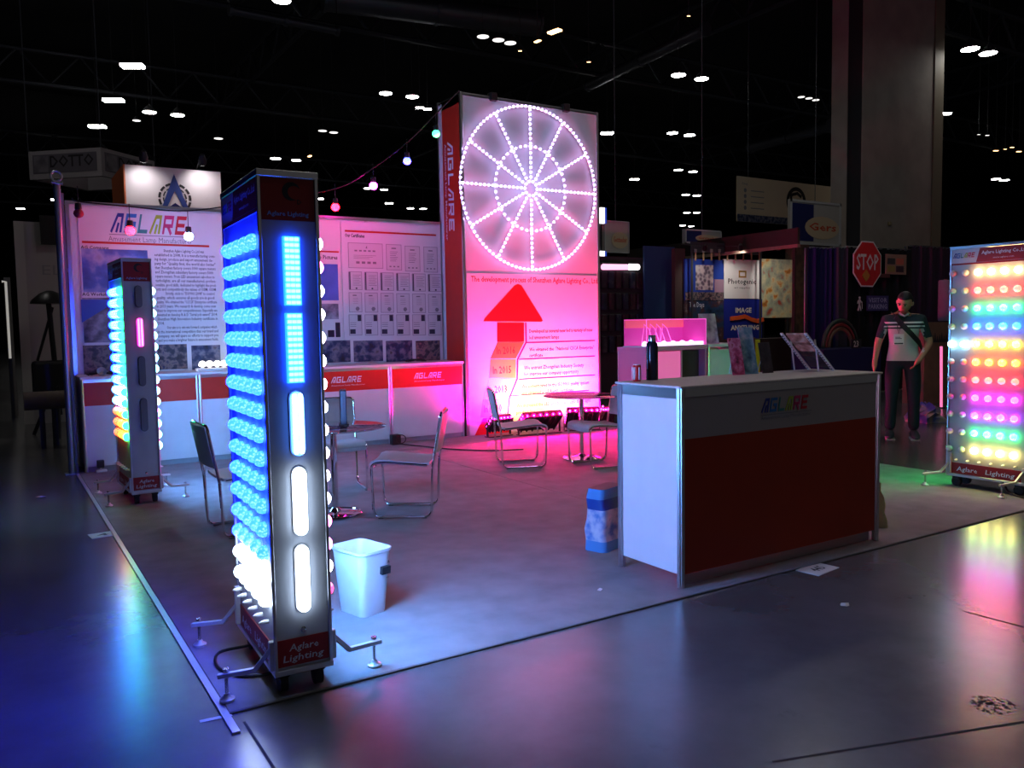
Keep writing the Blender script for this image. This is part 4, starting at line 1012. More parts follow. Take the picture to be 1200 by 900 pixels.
for k in range(12):
    mb = MB(); mb.lathe([(.03, 0), (.032, .02), (.02, .04), (.004, .048)], 8, Matrix.Translation((sx0 + .06 + k * (sx1 - sx0 - .12) / 11, CY + .12 + .09 * (k % 2), zc + .013)))
    mb.build('lamp', ledmat('case_led_pink' if k % 4 else 'case_led_cyan', (1., .35, .8) if k % 4 else (.3, .8, 1.), 6.), ac)
for k in range(4):
    x = sx0 + .08 + .09 * k
    MB().tube([(x, CY + .2, zc + .05), (x + .03, CY + .2, zc + .2), (x + .05, CY + .22, sz - .05), (x + .10, CY + .2, zc + .2), (x + .16, CY + .2, zc + .06)], .005, 5).build('wire', EDGE, ac, smooth=True)
leaning('brochure', 'lilac leaflet standing on the green-lit cabinet', 'brochure', cx(848).x, CY + .2, .24, .36, .006, .22, -.15, [picmat('leaflet_lilac', [(.3, srgb(90, 70, 120)), (.5, srgb(190, 160, 210)), (.7, srgb(220, 210, 230))], 9.)], z=zc + .01)
leaning('brochure', 'blank white leaflet leaning behind the lilac leaflet, lit green', 'brochure', cx(858).x, CY + .36, .22, .30, .006, .22, .1, [PAPER], z=zc + .01)
for (px0, px1, top, m, l) in ((866, 884, 396, BRN, 'brown upright board right of the green-lit cabinet'), (884, 889.5, 398, YEL, 'narrow yellow upright board beside the brown one')):
    p0 = at(px0, top, 'y', CY + .7); p1 = at(px1, top, 'y', CY + .7)
    t = thing('sample_board', l, 'board', ((p0.x + p1.x) / 2, CY + .7, 0)); MB().bbox((p0.x, CY + .68, .012), (p1.x, CY + .72, p0.z), .004, seg=1).build('panel', m, t); MB().bbox((p0.x, CY + .6, .012), (p1.x, CY + .8, .03), .003, seg=1).build('foot', m, t)

# ================================================================== chairs, tables, bin, bags
SEAT = mat('pale_grey_leatherette', (.52, .52, .55), .5, noise=.04, nscale=25)
def smooth_path(pts, r=.05, n=4):
    P = [Vector(p) for p in pts]; out = [P[0]]
    for i in range(1, len(P) - 1):
        a, b, c = P[i - 1], P[i], P[i + 1]; d1 = (a - b); d2 = (c - b)
        k = min(r, d1.length * .45, d2.length * .45); s_ = b + d1.normalized() * k; e = b + d2.normalized() * k
        for j in range(n + 1): q = j / n; out.append(s_ * (1 - q) ** 2 + b * 2 * q * (1 - q) + e * q * q)
    out.append(P[-1]); return out
def chair_proto():
    t = thing('visitor_chair', 'chair', 'chair', (0, 0, 0), group='chrome visitor chairs')
    W = .235   # local +x is forward
    z0 = .023
    for s_ in (-1, 1):
        y = s_ * W
        MB().tube(smooth_path([(-.245, y, .455), (-.225, y, z0), (.225, y, z0), (.235, y, .445), (.13, y, .455), (-.20, y, .425)], .06), .0105, 8).build('side_frame', CHROME, t, True, smooth=True)
    MB().tube(smooth_path([(-.24, -W, .40), (-.255, -W, .48), (-.315, -W, .83), (-.315, W, .83), (-.255, W, .48), (-.24, W, .40)], .05), .0105, 8).build('back_frame', CHROME, t, True, smooth=True)
    MB().tube([(.20, -W, .435), (.20, W, .435)], .009, 8).build('cross_bar', CHROME, t, True); MB().tube([(-.19, -W, .425), (-.19, W, .425)], .009, 8).build('cross_bar', CHROME, t, True)
    # seat: padded sheet with rolled front edge
    mb = MB(); prof = [(-.215, .437), (-.15, .432), (0, .446), (.13, .462), (.20, .462), (.238, .448), (.252, .425), (.245, .405)]
    n = len(prof); vs = []
    for s_, off in ((0, .012), (0, -.010)):
        for (x, z) in prof:
            for y in (-W + .004, -W * .5, 0, W * .5, W - .004): vs.append((x, y, z + off - .012 * (1 - (y / W) ** 2) * (1 if off > 0 else .6)))
    fs = []
    for i in range(n - 1):
        for j in range(4):
            a = i * 5 + j; fs.append((a, a + 5, a + 6, a + 1)); o = n * 5; fs.append((o + a, o + a + 1, o + a + 6, o + a + 5))
    o = n * 5
    for i in range(n - 1):
        fs.append((i * 5, o + i * 5, o + i * 5 + 5, i * 5 + 5)); fs.append((i * 5 + 4, i * 5 + 9, o + i * 5 + 9, o + i * 5 + 4))
    for j in range(4):
        fs.append((j, j + 1, o + j + 1, o + j)); k = (n - 1) * 5; fs.append((k + j, o + k + j, o + k + j + 1, k + j + 1))
    mb.add(vs, fs).build('seat', SEAT, t, True, smooth=True)
    mb = MB(); vs = []; rows = 5
    for off in (.012, -.010):
        for i in range(rows):
            z = .525 + (.822 - .525) * i / (rows - 1); x = -.263 - .056 * i / (rows - 1)
            for y in (-W + .008, -W * .5, 0, W * .5, W - .008): vs.append((x + off - .018 * (1 - (y / W) ** 2), y, z))
    fs = []; o = rows * 5
    for i in range(rows - 1):
        for j in range(4): a = i * 5 + j; fs.append((a, a + 1, a + 6, a + 5)); fs.append((o + a, o + a + 5, o + a + 6, o + a + 1))
        fs.append((i * 5, i * 5 + 5, o + i * 5 + 5, o + i * 5)); fs.append((i * 5 + 4, o + i * 5 + 4, o + i * 5 + 9, i * 5 + 9))
    for j in range(4): fs.append((j, o + j, o + j + 1, j + 1)); k = (rows - 1) * 5; fs.append((k + j, k + j + 1, o + k + j + 1, o + k + j))
    mb.add(vs, fs).build('backrest', SEAT, t, True, smooth=True)
    for x in (-.17, .17):
        for s_ in (-1, 1): MB().bbox((x - .02, s_ * W - .009, .012), (x + .02, s_ * W + .009, .017), .002, seg=1).build('glide', BLACK, t, True)
    return t
ch = chair_proto()
for k, (x, y, a, l) in enumerate((( .84, 3.00, .02, 'chrome chair behind the blue lamp tower, only its backrest and legs showing at left'),
        (1.93, 4.05, -1.75, 'chrome chair behind the round glass table, facing the camera'),
        (2.06, 2.80, 2.56, 'chrome chair in the middle of the carpet, seat facing left towards the glass table'),
        (4.00, 4.12, -.40, 'chrome chair in front of the flood lights, backrest to the left'),
        (4.66, 3.62, 3.0, 'chrome chair half hidden behind the white end of the reception counter'))):
    o = ch if k == 0 else copy_tree(ch); o.location = (x, y, 0); o.rotation_euler = (0, 0, a); o['label'] = l

GLASS = mat('table_glass', (.75, .85, .90), .03, trans=1., ior=1.35)
def glass_table(x, y, r, label, h=.72):
    t = thing('glass_table', label, 'table', (x, y, 0))
    MB().lathe([(r - .006, h - .010), (r, h - .006), (r, h - .002), (r - .006, h)], 40).build('glass_top', GLASS, t, True, smooth=True)
    MB().cyl((0, 0, .05), (0, 0, h - .03), .025, n=16).build('pedestal', CHROME, t, True, smooth=True)
    MB().lathe([(.06, h - .03), (.09, h - .018), (.09, h - .011)], 20).build('top_flange', CHROME, t, True, smooth=True)
    MB().lathe([(.20, .012), (.20, .02), (.17, .032), (.05, .045), (.028, .07)], 32).build('base_disc', CHROME, t, True, smooth=True)
    MB().tube([(.2 * math.cos(q * PI / 12), .2 * math.sin(q * PI / 12), .022) for q in range(24)], .009, 6, closed=True).build('base_ring', CHROME, t, True, smooth=True)
    return t
glass_table(1.55, 3.05, .42, 'round glass table with chrome pedestal in the left half of the booth')
glass_table(4.76, 4.05, .42, 'round glass table by the half-hidden chair behind the reception counter')
p = at(405, 489, 'z', .72)
t = thing('tablet_stand', 'slim dark upright tablet standing edge-on on the round glass table', 'tablet', (1.66, 3.10, .72), -.35)
MB().bbox((-.026, -.09, .012), (.026, .09, .285), .006, seg=2).build('slab', mat('dark_blue_gloss', (.015, .02, .045), .15, .2), t, True)
MB().bbox((-.029, -.085, .02), (-.026, .085, .275), .001, seg=1).build('screen', mat('screen_dark', (.01, .015, .05), .08), t, True)
MB().bbox((-.04, -.06, 0), (.04, .06, .014), .004).build('base', BLACK, t, True)

# waste bin
BINM = mat('white_bin_plastic', (.72, .70, .74), .38, noise=.04, nscale=12)
t = thing('waste_bin', 'white open plastic waste bin beside the foreground lamp tower', 'bin', (.875, .80, .012), .26)
def rrect(w, d, r, n=5):
    out = []
    for cx_, cy_, q0 in ((w / 2 - r, d / 2 - r, 0), (-w / 2 + r, d / 2 - r, PI / 2), (-w / 2 + r, -d / 2 + r, PI), (w / 2 - r, -d / 2 + r, 1.5 * PI)):
        for k in range(n + 1): q = q0 + PI / 2 * k / n; out.append((cx_ + r * math.cos(q), cy_ + r * math.sin(q)))
    return out
mb = MB(); lv = [(.155, .205, .03, .0), (.16, .21, .03, .01), (.200, .272, .04, .325), (.216, .29, .045, .332), (.218, .292, .045, .345), (.206, .280, .042, .345), (.192, .264, .038, .32), (.150, .20, .028, .015)]
rings = [[(x, y, z) for x, y in rrect(w_, d_, r_)] for (w_, d_, r_, z) in lv]; n = len(rings[0])
vs = [v for rr in rings for v in rr]; fs = [(i * n + k, i * n + (k + 1) % n, (i + 1) * n + (k + 1) % n, (i + 1) * n + k) for i in range(len(rings) - 1) for k in range(n)]
fs += [tuple(range(n - 1, -1, -1)), tuple(range((len(rings) - 1) * n, len(rings) * n))]
mb.add(vs, fs).build('bucket', BINM, t, True, smooth=True)
Fb = frame((0, -.1415, .235), (1, 0, 0), Vector((0, -.11, 1)).normalized())
mb = MB(); mb.rect(Fb, .018, -.02, .072, .02, -.008, .012); mb.build('dark_label', BLACK, t, True)
mb = MB(); text_mb(mb, Fb, 'A', .052, .035, .016, d0=.006, bold=.02); text_mb(mb, Fb, 'bin', .05, -.045, .01, d0=.006); mb.build('label_marks', INK, t, True)

# carrier bags
def bag(x, y, rz, w, d, h, mats_, label, lean=0., handles=True, taper=.75):
    t = thing('carrier_bag', label, 'bag', (x, y, .012), rz)
    rings = []
    for k in range(7):
        z = h * k / 6; s_ = 1 - .12 * k / 6; dd = d * (1 - taper * (k / 6) ** 1.5)
        rings.append([(px_ * s_ + lean * z, py_ * dd / d + .01 * math.sin(k * 2.1 + px_ * 20), z) for px_, py_ in rrect(w, d, d * .2, 3)])
    n = len(rings[0]); vs = [v for r_ in rings for v in r_]; mb = MB(); fsb = []
    o = mb
    for i in range(6):
        mb.cur = 1 if i == 4 else (2 if i in (0, 5) else 0)
        mb.add([], [])
        base = []
        fs = [(i * n + k, i * n + (k + 1) % n, (i + 1) * n + (k + 1) % n, (i + 1) * n + k) for k in range(n)]
        fsb += [(f, mb.cur) for f in fs]
    mb.v = vs; mb.f = [f for f, _ in fsb] + [tuple(range(n - 1, -1, -1)), tuple(range(6 * n, 7 * n))]; mb.mi = [c for _, c in fsb] + [0, len(mats_) - 1]
    mb.build('bag_body', mats_, t, True, smooth=True)
    if handles:
        mats_ = [mats_[0], mats_[-1]]
        for s_ in (-1, 1):
            MB().tube([(-w * .2 + lean * h, s_ * d * .1, h), (-w * .12 + lean * h, s_ * d * .15, h + .09), (w * .12 + lean * h, s_ * d * .15, h + .09), (w * .2 + lean * h, s_ * d * .1, h)], .005, 5).build('handle', mats_[1], t, True)
    return t
BB0 = picmat('bag_blue_white', [(.35, srgb(70, 130, 200)), (.5, srgb(190, 205, 225)), (.62, srgb(215, 222, 235)), (.72, srgb(50, 60, 90))], 9.)
BB1 = mat('bag_navy', srgb(25, 70, 150), .4); BB2 = mat('bag_sky', srgb(80, 150, 210), .4)
bag(2.70, 1.04, .30, .30, .17, .41, [BB0, BB1, BB2, BLACK], 'blue and white carrier bag on the carpet at the left end of reception counter', handles=False, taper=.25)
BG0 = mat('bag_cream', srgb(190, 185, 140), .45, noise=.1, nscale=9); BG1 = mat('bag_dark_strap', srgb(40, 36, 40), .5)
bag(4.68, .42, .8, .30, .15, .33, [BG0, BG0, BG0, BG1], 'cream tote bag with dark straps on the carpet right of the reception counter', lean=-.15)
t = thing('water_bottle', 'green water bottle standing behind the tote bag right of the counter', 'bottle', (4.75, .72, .012))
MB().lathe([(.03, 0), (.033, .01), (.033, .16), (.014, .2), (.013, .22)], 16).build('body', mat('green_bottle', (.1, .45, .3), .2, trans=.5), t, True, smooth=True)
MB().lathe([(.015, .22), (.015, .245), (.012, .247)], 12).build('cap', WHITE, t, True)
# junction box with cable by the counters
t = thing('junction_box', 'small dark power box with looped cable on the carpet by the back counter post', 'power box', (3.56, 6.38, .012))
MB().bbox((-.06, -.05, 0), (.06, .05, .13), .012).build('box', BLACK, t, True)
MB().tube([(.05 + .07 * math.cos(q * PI / 8), -.055, .07 + .055 * math.sin(q * PI / 8)) for q in range(16)], .006, 6, closed=True).build('cable_loop', CABLE, t, True, smooth=True)
cable('floor_cable', [(3.6, 6.36, .02), (3.75, 6.0, .018), (3.9, 5.6, .018), (4.2, 5.2, .018), (4.6, 5.0, .018)], .008, 'grey cable running across the carpet towards the right chair')
t = thing('wall_plug', 'small black socket box at the foot of the leftmost back counter', 'power box', (.2, 6.47, .012))
MB().bbox((-.035, -.03, 0.05), (.035, .03, .13), .008).build('box', BLACK, t, True); MB().bbox((-.05, -.04, 0), (.06, .04, .03), .012).build('plug', CUPM, t, True); MB().bbox((-.01, -.01, .03), (.01, .01, .05), .003).build('stem', CUPM, t, True)
# round plate foot behind the half hidden chair : string of coloured lamps -------------------
def string_bulb(px, py, y, m, label, lit=True):
    p = at(px, py, 'y', y)
    t = thing('string_bulb', label, 'lamp', p, group='coloured bulbs on the overhead string')
    MB().lathe([(.004, .26), (.004, .09), (.03, .085), (.034, .03), (.03, .02)], 10).build('socket', BLACK, t, True, smooth=True)
    MB().lathe([(.028, .022), (.045, .0), (.05, -.025), (.036, -.052), (.012, -.064)], 12).build('glass', m, t, True, smooth=True)
YS = 6.35
sb = [(92, 248, 'unlit dark red string bulb at the far left end of the string', mat('dead_red_glass', (.25, .02, .04), .2)),
      (152.5, 268, 'red glowing string bulb in front of the coloured wall logo', ledmat('string_red', (1., .0015, .006), 70.)),
      (221, 275, 'white blue string bulb at the right end of the coloured wall logo', ledmat('string_icy', (.30, .50, 1.), 70.)),
      (393, 241, 'red glowing string bulb against the dark ceiling above the posters', ledmat('string_red', (1., .0015, .006), 70.)),
      (437.5, 216, 'magenta glowing string bulb against the dark ceiling', ledmat('string_magenta', (1., .008, .45), 150.)),
      (477, 187, 'blue glowing string bulb against the dark ceiling', ledmat('string_blue', (.015, .02, 1.), 40.)),
      (511, 155, 'green glowing string bulb beside the top of the red wall side', ledmat('string_green', (.02, 1., .2), 12.))]
for px, py, l, m in sb: string_bulb(px, py, YS, m, l)
def sp(px, py): return at(px, py, 'y', YS)
cable('string_cable', [sp(84, 232), sp(92, 236), sp(152, 242), sp(221, 247), sp(300, 236), sp(393, 221), sp(437, 197), sp(477, 167), sp(511, 133), at(538, 106, 'y', 6.49)], .008, 'thin black cable of the bulb string hung along the booth wall top')
# ================================================================== neighbouring stands
def bgp(px0, py0, px1, py1, Y, ax='y'):
    """corner points of an upright panel on plane ax=Y seen between two picture points"""
    a = at(px0, py0, ax, Y); b = at(px1, py1, ax, Y)
    return a, b
def board(name, label, cat, px0, py0, px1, py1, Y, m, thick=.04, to_floor=False, ax='y', frame_m=None, legs=False):
    a, b = bgp(px0, py0, px1, py1, Y, ax)
    z0, z1 = (0. if to_floor else b.z), a.z
    if ax == 'y':
        lo, hi = (min(a.x, b.x), Y, z0), (max(a.x, b.x), Y + thick, z1); F = F_my(Y)
        s0, s1 = lo[0], hi[0]
    else:
        lo, hi = (Y, min(a.y, b.y), z0), (Y + thick, max(a.y, b.y), z1); F = F_mx(Y)
        s0, s1 = -hi[1], -lo[1]
    t = thing(name, label, cat, ((lo[0] + hi[0]) / 2, (lo[1] + hi[1]) / 2, 0 if (to_floor or legs) else z0))
    MB().box(lo, hi).build('panel', m, t)
    if frame_m:
        mb = MB(); f_ = (s1 - s0) * .03
        for r_ in ((s0, z0, s1, z0 + f_), (s0, z1 - f_, s1, z1), (s0, z0, s0 + f_, z1), (s1 - f_, z0, s1, z1)): mb.rect(F, *r_, 0, .02)
        mb.build('frame', frame_m, t)
    if legs:
        for q in (.12, .88):
            if ax == 'y': x = lo[0] + (hi[0] - lo[0]) * q; MB().box((x - .02, Y + .005, 0), (x + .02, Y + thick - .005, z0)).build('leg', BLACK, t)
            else: y = lo[1] + (hi[1] - lo[1]) * q; MB().box((Y + .005, y - .02, 0), (Y + thick - .005, y + .02, z0)).build('leg', BLACK, t)
    return t, F, s0, s1, z0, z1
def drape(name, label, px0, px1, pyt, Y, col, zt=None, folds=14, ax='y'):
    a, b = bgp(px0, pyt, px1, pyt, Y, ax); n = folds * 4; mb = MB(); vs = []
    z1 = a.z if zt is None else zt
    for i in range(n + 1):
        q = i / n; o = .06 * math.sin(q * folds * 2 * PI) + .02 * math.sin(q * 31)
        for z in (.02, z1):
            vs.append((a.x + (b.x - a.x) * q, Y + o, z) if ax == 'y' else (Y + o, a.y + (b.y - a.y) * q, z))
    mb.add(vs, [(2 * i, 2 * i + 2, 2 * i + 3, 2 * i + 1) for i in range(n)])
    t = thing(name, label, 'drape', ((a.x + b.x) / 2, (a.y + b.y) / 2, 0)); mb.build('cloth', mat('cloth_' + label[:18], col, .9), t, smooth=True)
    MB().tube([(a.x, a.y, z1), (b.x, b.y, z1)], .02, 6).build('rail', ALU, t)
    for p in (a, b): MB().tube([(p.x, p.y + .1, 0), (p.x, p.y + .1, z1)], .02, 6).build('stand', ALU, t)
    return t
NAVY = srgb(24, 28, 92); WPRINT = mat('grey_white_print', (.40, .38, .35), .6)
YB = 9.0
# --- art supply stand (between light-wheel wall and pillar)
t, F, s0, s1, z0, z1 = board('stand_wall', 'dark blue stand wall right of the light-wheel wall', 'wall', 755, 288, 791, 410, 9.4, mat('blue_wall', srgb(22, 58, 96), .7), to_floor=True)
t, F, s0, s1, z0, z1 = board('rack_back', 'dark merchandise wall with hanging packs right of the light-wheel wall', 'wall', 700, 300, 754, 420, 9.6, mat('dark_pegboard', srgb(44, 40, 44), .8), to_floor=True)
for r_ in range(4):
    for c_ in range(6):
        x = s0 + (s1 - s0) * (c_ + .6) / 6.4; z = z1 - .45 - r_ * .42; m = picmat('pack_print_%d' % ((r_ + c_) % 3), [(.3, srgb(14, 16, 26)), (.55, [srgb(40, 34, 40), srgb(24, 40, 60), srgb(60, 36, 36)][(r_ + c_) % 3]), (.7, srgb(80, 78, 76))], 7.)
        MB().bbox((x - .06, 9.53, z - .17), (x + .06, 9.58, z + .15), .006, seg=1).build('hanging_pack', m, t); 
SH = mat('shelf_tube_glow', (.9, .6, .7), .4, emit=(1., .45, .70), es=1.6); SHW = mat('shelf_tube_white', (.9, .9, .9), .4, emit=(1., .95, .95), es=2.)
p0, p1 = bgp(706, 313, 735, 313, 9.5); ts = thing('tube_light', 'pinkish tube light on the shelf edge right of the light-wheel wall', 'light', (p0.x, 9.5, p0.z)); MB().tube([p0, p1], .055, 8).build('tube', SH, ts); MB().bbox((p0.x, 9.5, p0.z + .055), (p1.x, 9.58, p0.z + .09), .01).build('holder', ALU, ts)
p0, p1 = bgp(737, 313, 748, 313, 9.5); ts = thing('tube_light', 'short white tube light at the end of the pinkish one', 'light', (p0.x, 9.5, p0.z)); MB().tube([p0, p1], .06, 8).build('tube', SHW, ts); MB().bbox((p0.x, 9.5, p0.z + .055), (p1.x, 9.58, p0.z + .09), .01).build('holder', ALU, ts)
for k, (pa, pb) in enumerate(((243, 262), (294, 309))):
    a, b = bgp(704, pa, 711, pb, 9.8); ts = thing('light_box', ('upper', 'lower')[k] + ' small white light box with blue edge just right of the wheel wall', 'light', (a.x, 9.8, b.z))
    MB().box((a.x + .02, 9.88 + .06 * k, 0), (a.x + .06, 9.92 + .06 * k, a.z)).build('stand_pole', STEEL, ts); MB().box((a.x, 9.8, b.z), (a.x + (b.x - a.x) * .68, 9.86, a.z)).build('white_face', SHW, ts); MB().box((a.x + (b.x - a.x) * .68, 9.8, b.z), (b.x, 9.87, a.z)).build('blue_edge', mat('blue_box_edge', (.05, .12, .6), .4, emit=(.03, .1, .8), es=.5), ts)
def oval_sign(px0, py0, px1, py1, Y, label, split=True, ax='y', word='Gerstaecker'):
    t, F, s0, s1, z0, z1 = board('brand_sign', label, 'sign', px0, py0, px1, py1, Y, WPRINT, .08, frame_m=mat('sign_frame', (.45, .45, .45), .5), ax=ax)
    W, H_ = s1 - s0, z1 - z0
    if split: mb = MB(); mb.rect(F, s0 + .04 * W, z0 + .08 * H_, s0 + .45 * W, z1 - .08 * H_, 0, .006); mb.build('navy_field', mat('navy_print', srgb(22, 30, 90), .6), t)
    mb = MB(); mb.poly(F, [(s0 + W * .62 + W * .34 * math.cos(q * PI / 10), z0 + H_ * .40 + H_ * .26 * math.sin(q * PI / 10)) for q in range(20)], .006, .010); mb.build('oval', mat('peach_oval', srgb(196, 176, 146), .6), t)
    mb = MB(); text_mb(mb, F, word, s0 + W * .36, z0 + H_ * .34, H_ * .17, W * .54, d0=.012, bold=.02); mb.build('lettering', mat('orange_ink', srgb(190, 70, 40), .6), t)
    MB().tube([((F(s0 + W * .5, z1, -.04))), F(s0 + W * .5, 14.5, -.04)], .01, 5).build('hanging_wire', STEEL, t)
    return t, F, s0, s1, z0, z1
oval_sign(802.5, 268, 845, 287, 9.6, 'small white sign with navy corner and orange oval hung over the stand')
oval_sign(708, 258, 737, 297, 10.4, 'greyish hanging sign with faint oval just right of the wheel wall', False)
# fascia running towards the viewer
xf = 12.
a = at(735, 293, 'x', xf); b = at(935, 269, 'x', xf)
t = thing('stand_fascia', 'long slanting brown fascia board above the supply stand', 'fascia', (xf, (a.y + b.y) / 2, 0))
MB().box((xf, min(a.y, b.y), a.z - .30), (xf + .06, max(a.y, b.y), a.z)).build('board', mat('fascia_brown', srgb(46, 38, 34), .8), t)
MB().box((xf - .01, min(a.y, b.y), a.z - .36), (xf + .07, max(a.y, b.y), a.z - .30)).build('edge_strip', mat('fascia_edge', srgb(130, 110, 95), .7), t)
for y in (a.y - .1, (a.y + b.y) / 2, b.y + .1): MB().box((xf + .01, y - .03, 0), (xf + .05, y + .03, a.z - .3)).build('support_post', mat('post_brown', srgb(50, 40, 36), .7), t)
# row of small hanging samples under the fascia
for k in range(9):
    q = k / 8; px = 815 + 75 * q; p = at(px, 296, 'y', 8.8)
    ts = thing('hanging_tool', ('first', 'second', 'third', 'fourth', 'fifth', 'sixth', 'seventh', 'eighth', 'last')[k] + ' hanging tool from the left in the row under the slanting fascia', 'tool', p, group='tools hanging in a row under the fascia')
    MB().bbox((-.02, -.01, -.16), (.02, .01, .0), .008).build('handle', mat('tool_wood', srgb(120, 95, 70), .6), ts, True); MB().bbox((-.035, -.012, .0), (.035, .012, .07), .01).build('head', mat('tool_metal', (.3, .3, .3), .4, .5), ts, True)
a = at(811, 292, 'y', 8.8); b = at(894, 292, 'y', 8.8); zr = at(850, 292, 'y', 8.8).z
t = thing('tool_rail', 'dark rail holding the row of hanging tools under the fascia', 'rail', ((a.x + b.x) / 2, 8.84, 0))
MB().box((a.x, 8.815, zr - .08), (b.x, 8.85, zr + .12)).build('bar', STEEL, t)
for x in (a.x + .03, b.x - .03): MB().box((x - .02, 8.82, 0), (x + .02, 8.85, zr)).build('post', STEEL, t)
# small spots added on the tool rail to brighten the kiosk posters
for k, px in enumerate((826, 868, 912)):
    p = at(px, 290, 'y', 8.2); ts = thing('clip_spot', ('left', 'middle', 'right')[k] + ' small black spot lamp added to light the kiosk posters', 'lamp', p)
    d = (at(px, 345, 'y', 9.) - p).normalized(); Mx_ = Matrix.Translation(p) @ d.to_track_quat('-Z', 'Y').to_matrix().to_4x4()
    MB().lathe([(.05, -.05), (.055, .0), (.03, .09)], 12, Mx_).build('head', BLACK, ts, smooth=True); MB().tube([p + Vector((0, .05, .03)), Vector((p.x, 8.83, zr + .06))], .008, 6).build('arm', BLACK, ts)
    L = bpy.data.lights.new('spot_beam', 'SPOT'); L.energy = 26; L.spot_size = 1.5; L.spot_blend = .8; L.color = (1., .95, .88); L.shadow_soft_size = .04
    lo = bpy.data.objects.new('spot_beam', L); COL.objects.link(lo); lo.parent = ts; lo.matrix_parent_inverse = WORLD[ts.name].inverted(); lo.matrix_basis = Mx_ @ Matrix.Translation((0, 0, -.07))
# posters on the kiosk
t, F, s0, s1, z0, z1 = board('kiosk_poster', 'poster of a tall building under blue sky left of the white name board', 'poster', 803, 303, 848, 352, YB, mat('poster_blue', srgb(30, 60, 150), .6))
W, H_ = s1 - s0, z1 - z0
mb = MB(); mb.rect(F, s0 + .26 * W, z0 + .25 * H_, s0 + .72 * W, z0 + .86 * H_, 0, .006); mb.build('building_print', picmat('tower_facade', [(.3, srgb(90, 80, 95)), (.5, srgb(150, 140, 150)), (.7, srgb(190, 180, 180))], 12., 'vor'), t)
mb = MB(); mb.rect(F, s0 + .75 * W, z0 + .2 * H_, s1, z0 + .52 * H_, 0, .006); mb.build('annex_print', mat('annex_print', srgb(150, 120, 140), .6), t)
mb = MB(); mb.rect(F, s0, z0, s1, z0 + .2 * H_, 0, .007); mb.build('street_print', CROWD, t)
t, F, s0, s1, z0, z1 = board('kiosk_poster', 'dark collage poster with script heading above the pink showcase', 'poster', 803, 352.5, 848, 400, YB, picmat('collage_night', [(.3, srgb(10, 14, 34)), (.45, srgb(30, 60, 90)), (.6, srgb(70, 40, 40)), (.72, srgb(130, 130, 130))], 5.), legs=True)
mb = MB(); text_mb(mb, F, 'The Days', s0 + .1 * (s1 - s0), z1 - .15 * (z1 - z0), .1, .38 * (s1 - s0), d0=.004); mb.build('heading', LINK, t)
t, F, s0, s1, z0, z1 = board('name_board', 'white name board with square mark and black lettering', 'sign', 848.5, 303.5, 890, 350, YB, mat('name_board_white', (.74, .74, .72), .6), legs=False)
W, H_ = s1 - s0, z1 - z0
t.location.z = z0
mb = MB(); stroke(mb, F, [(s0 + .42 * W, z0 + .56 * H_), (s0 + .60 * W, z0 + .56 * H_), (s0 + .60 * W, z0 + .70 * H_), (s0 + .42 * W, z0 + .70 * H_)], .03 * W, 0, .006, True); mb.build('square_mark', mat('gold_ink', srgb(150, 120, 50), .6), t)
mb = MB(); text_mb(mb, F, 'Photogenic', s0 + .5 * W, z0 + .38 * H_, .13 * H_, .78 * W, 'c', .003, bold=.012); text_mb(mb, F, 'art supplies', s0 + .5 * W, z0 + .26 * H_, .045 * H_, .44 * W, 'c', .003); mb.build('lettering', INK, t)
t, F, s0, s1, z0, z1 = board('slogan_board', 'deep blue board with orange moustache and white slogan', 'sign', 848.5, 350.5, 893, 396, YB, mat('slogan_blue', srgb(20, 34, 130), .6), legs=True)
W, H_ = s1 - s0, z1 - z0
for w_, x_, z_, l_ in (('IMAGE', .5, .66, .42), ('ANYTHING', .54, .22, .74)): mb = MB(); text_mb(mb, F, w_, s0 + x_ * W, z0 + z_ * H_, .12 * H_, l_ * W, 'c', .004, bold=.03); mb.build('lettering', mat('cream_ink', srgb(215, 205, 190), .6), t)
top = [(.14, .50), (.22, .56), (.36, .57), (.5, .60), (.62, .58), (.74, .50), (.86, .47), (.97, .50)]; bot = [(.99, .46), (.9, .40), (.78, .38), (.66, .42), (.55, .48), (.46, .50), (.36, .47), (.26, .44), (.16, .45)]
mb = MB(); stroke(mb, F, [(s0 + W * .15, z0 + H_ * .51), (s0 + W * .35, z0 + H_ * .53), (s0 + W * .52, z0 + H_ * .56), (s0 + W * .70, z0 + H_ * .48), (s0 + W * .85, z0 + H_ * .435), (s0 + W * 1.02, z0 + H_ * .48)], .10 * H_, 0, .03); mb.build('moustache', mat('orange_felt', srgb(205, 80, 30), .7), t)
t, F, s0, s1, z0, z1 = board('art_poster', 'colourful cream and yellow collage poster right of the white name board', 'poster', 890.5, 303, 928.5, 372, YB + .05, picmat('collage_bright', [(.28, srgb(60, 60, 50)), (.36, srgb(205, 130, 50)), (.44, srgb(205, 195, 150)), (.60, srgb(150, 160, 140)), (.70, srgb(170, 70, 50))], 4.5), legs=True)
board('kiosk_post', 'dark brown kiosk post left of the building poster', 'post', 791, 291, 803, 405, YB + .1, mat('kiosk_brown', srgb(60, 48, 44), .7), .1, to_floor=True)
board('kiosk_post', 'broad dark brown textured post right of the collage poster', 'post', 929, 286, 947, 420, YB + .1, picmat('kiosk_bark', [(.35, srgb(40, 32, 26)), (.6, srgb(78, 60, 46))], 8.), .2, to_floor=True)
board('kiosk_counter', 'dark counter front below the slogan board', 'counter', 860, 398, 945, 440, YB - .6, mat('kiosk_counter', srgb(54, 44, 46), .7), .38, to_floor=True)
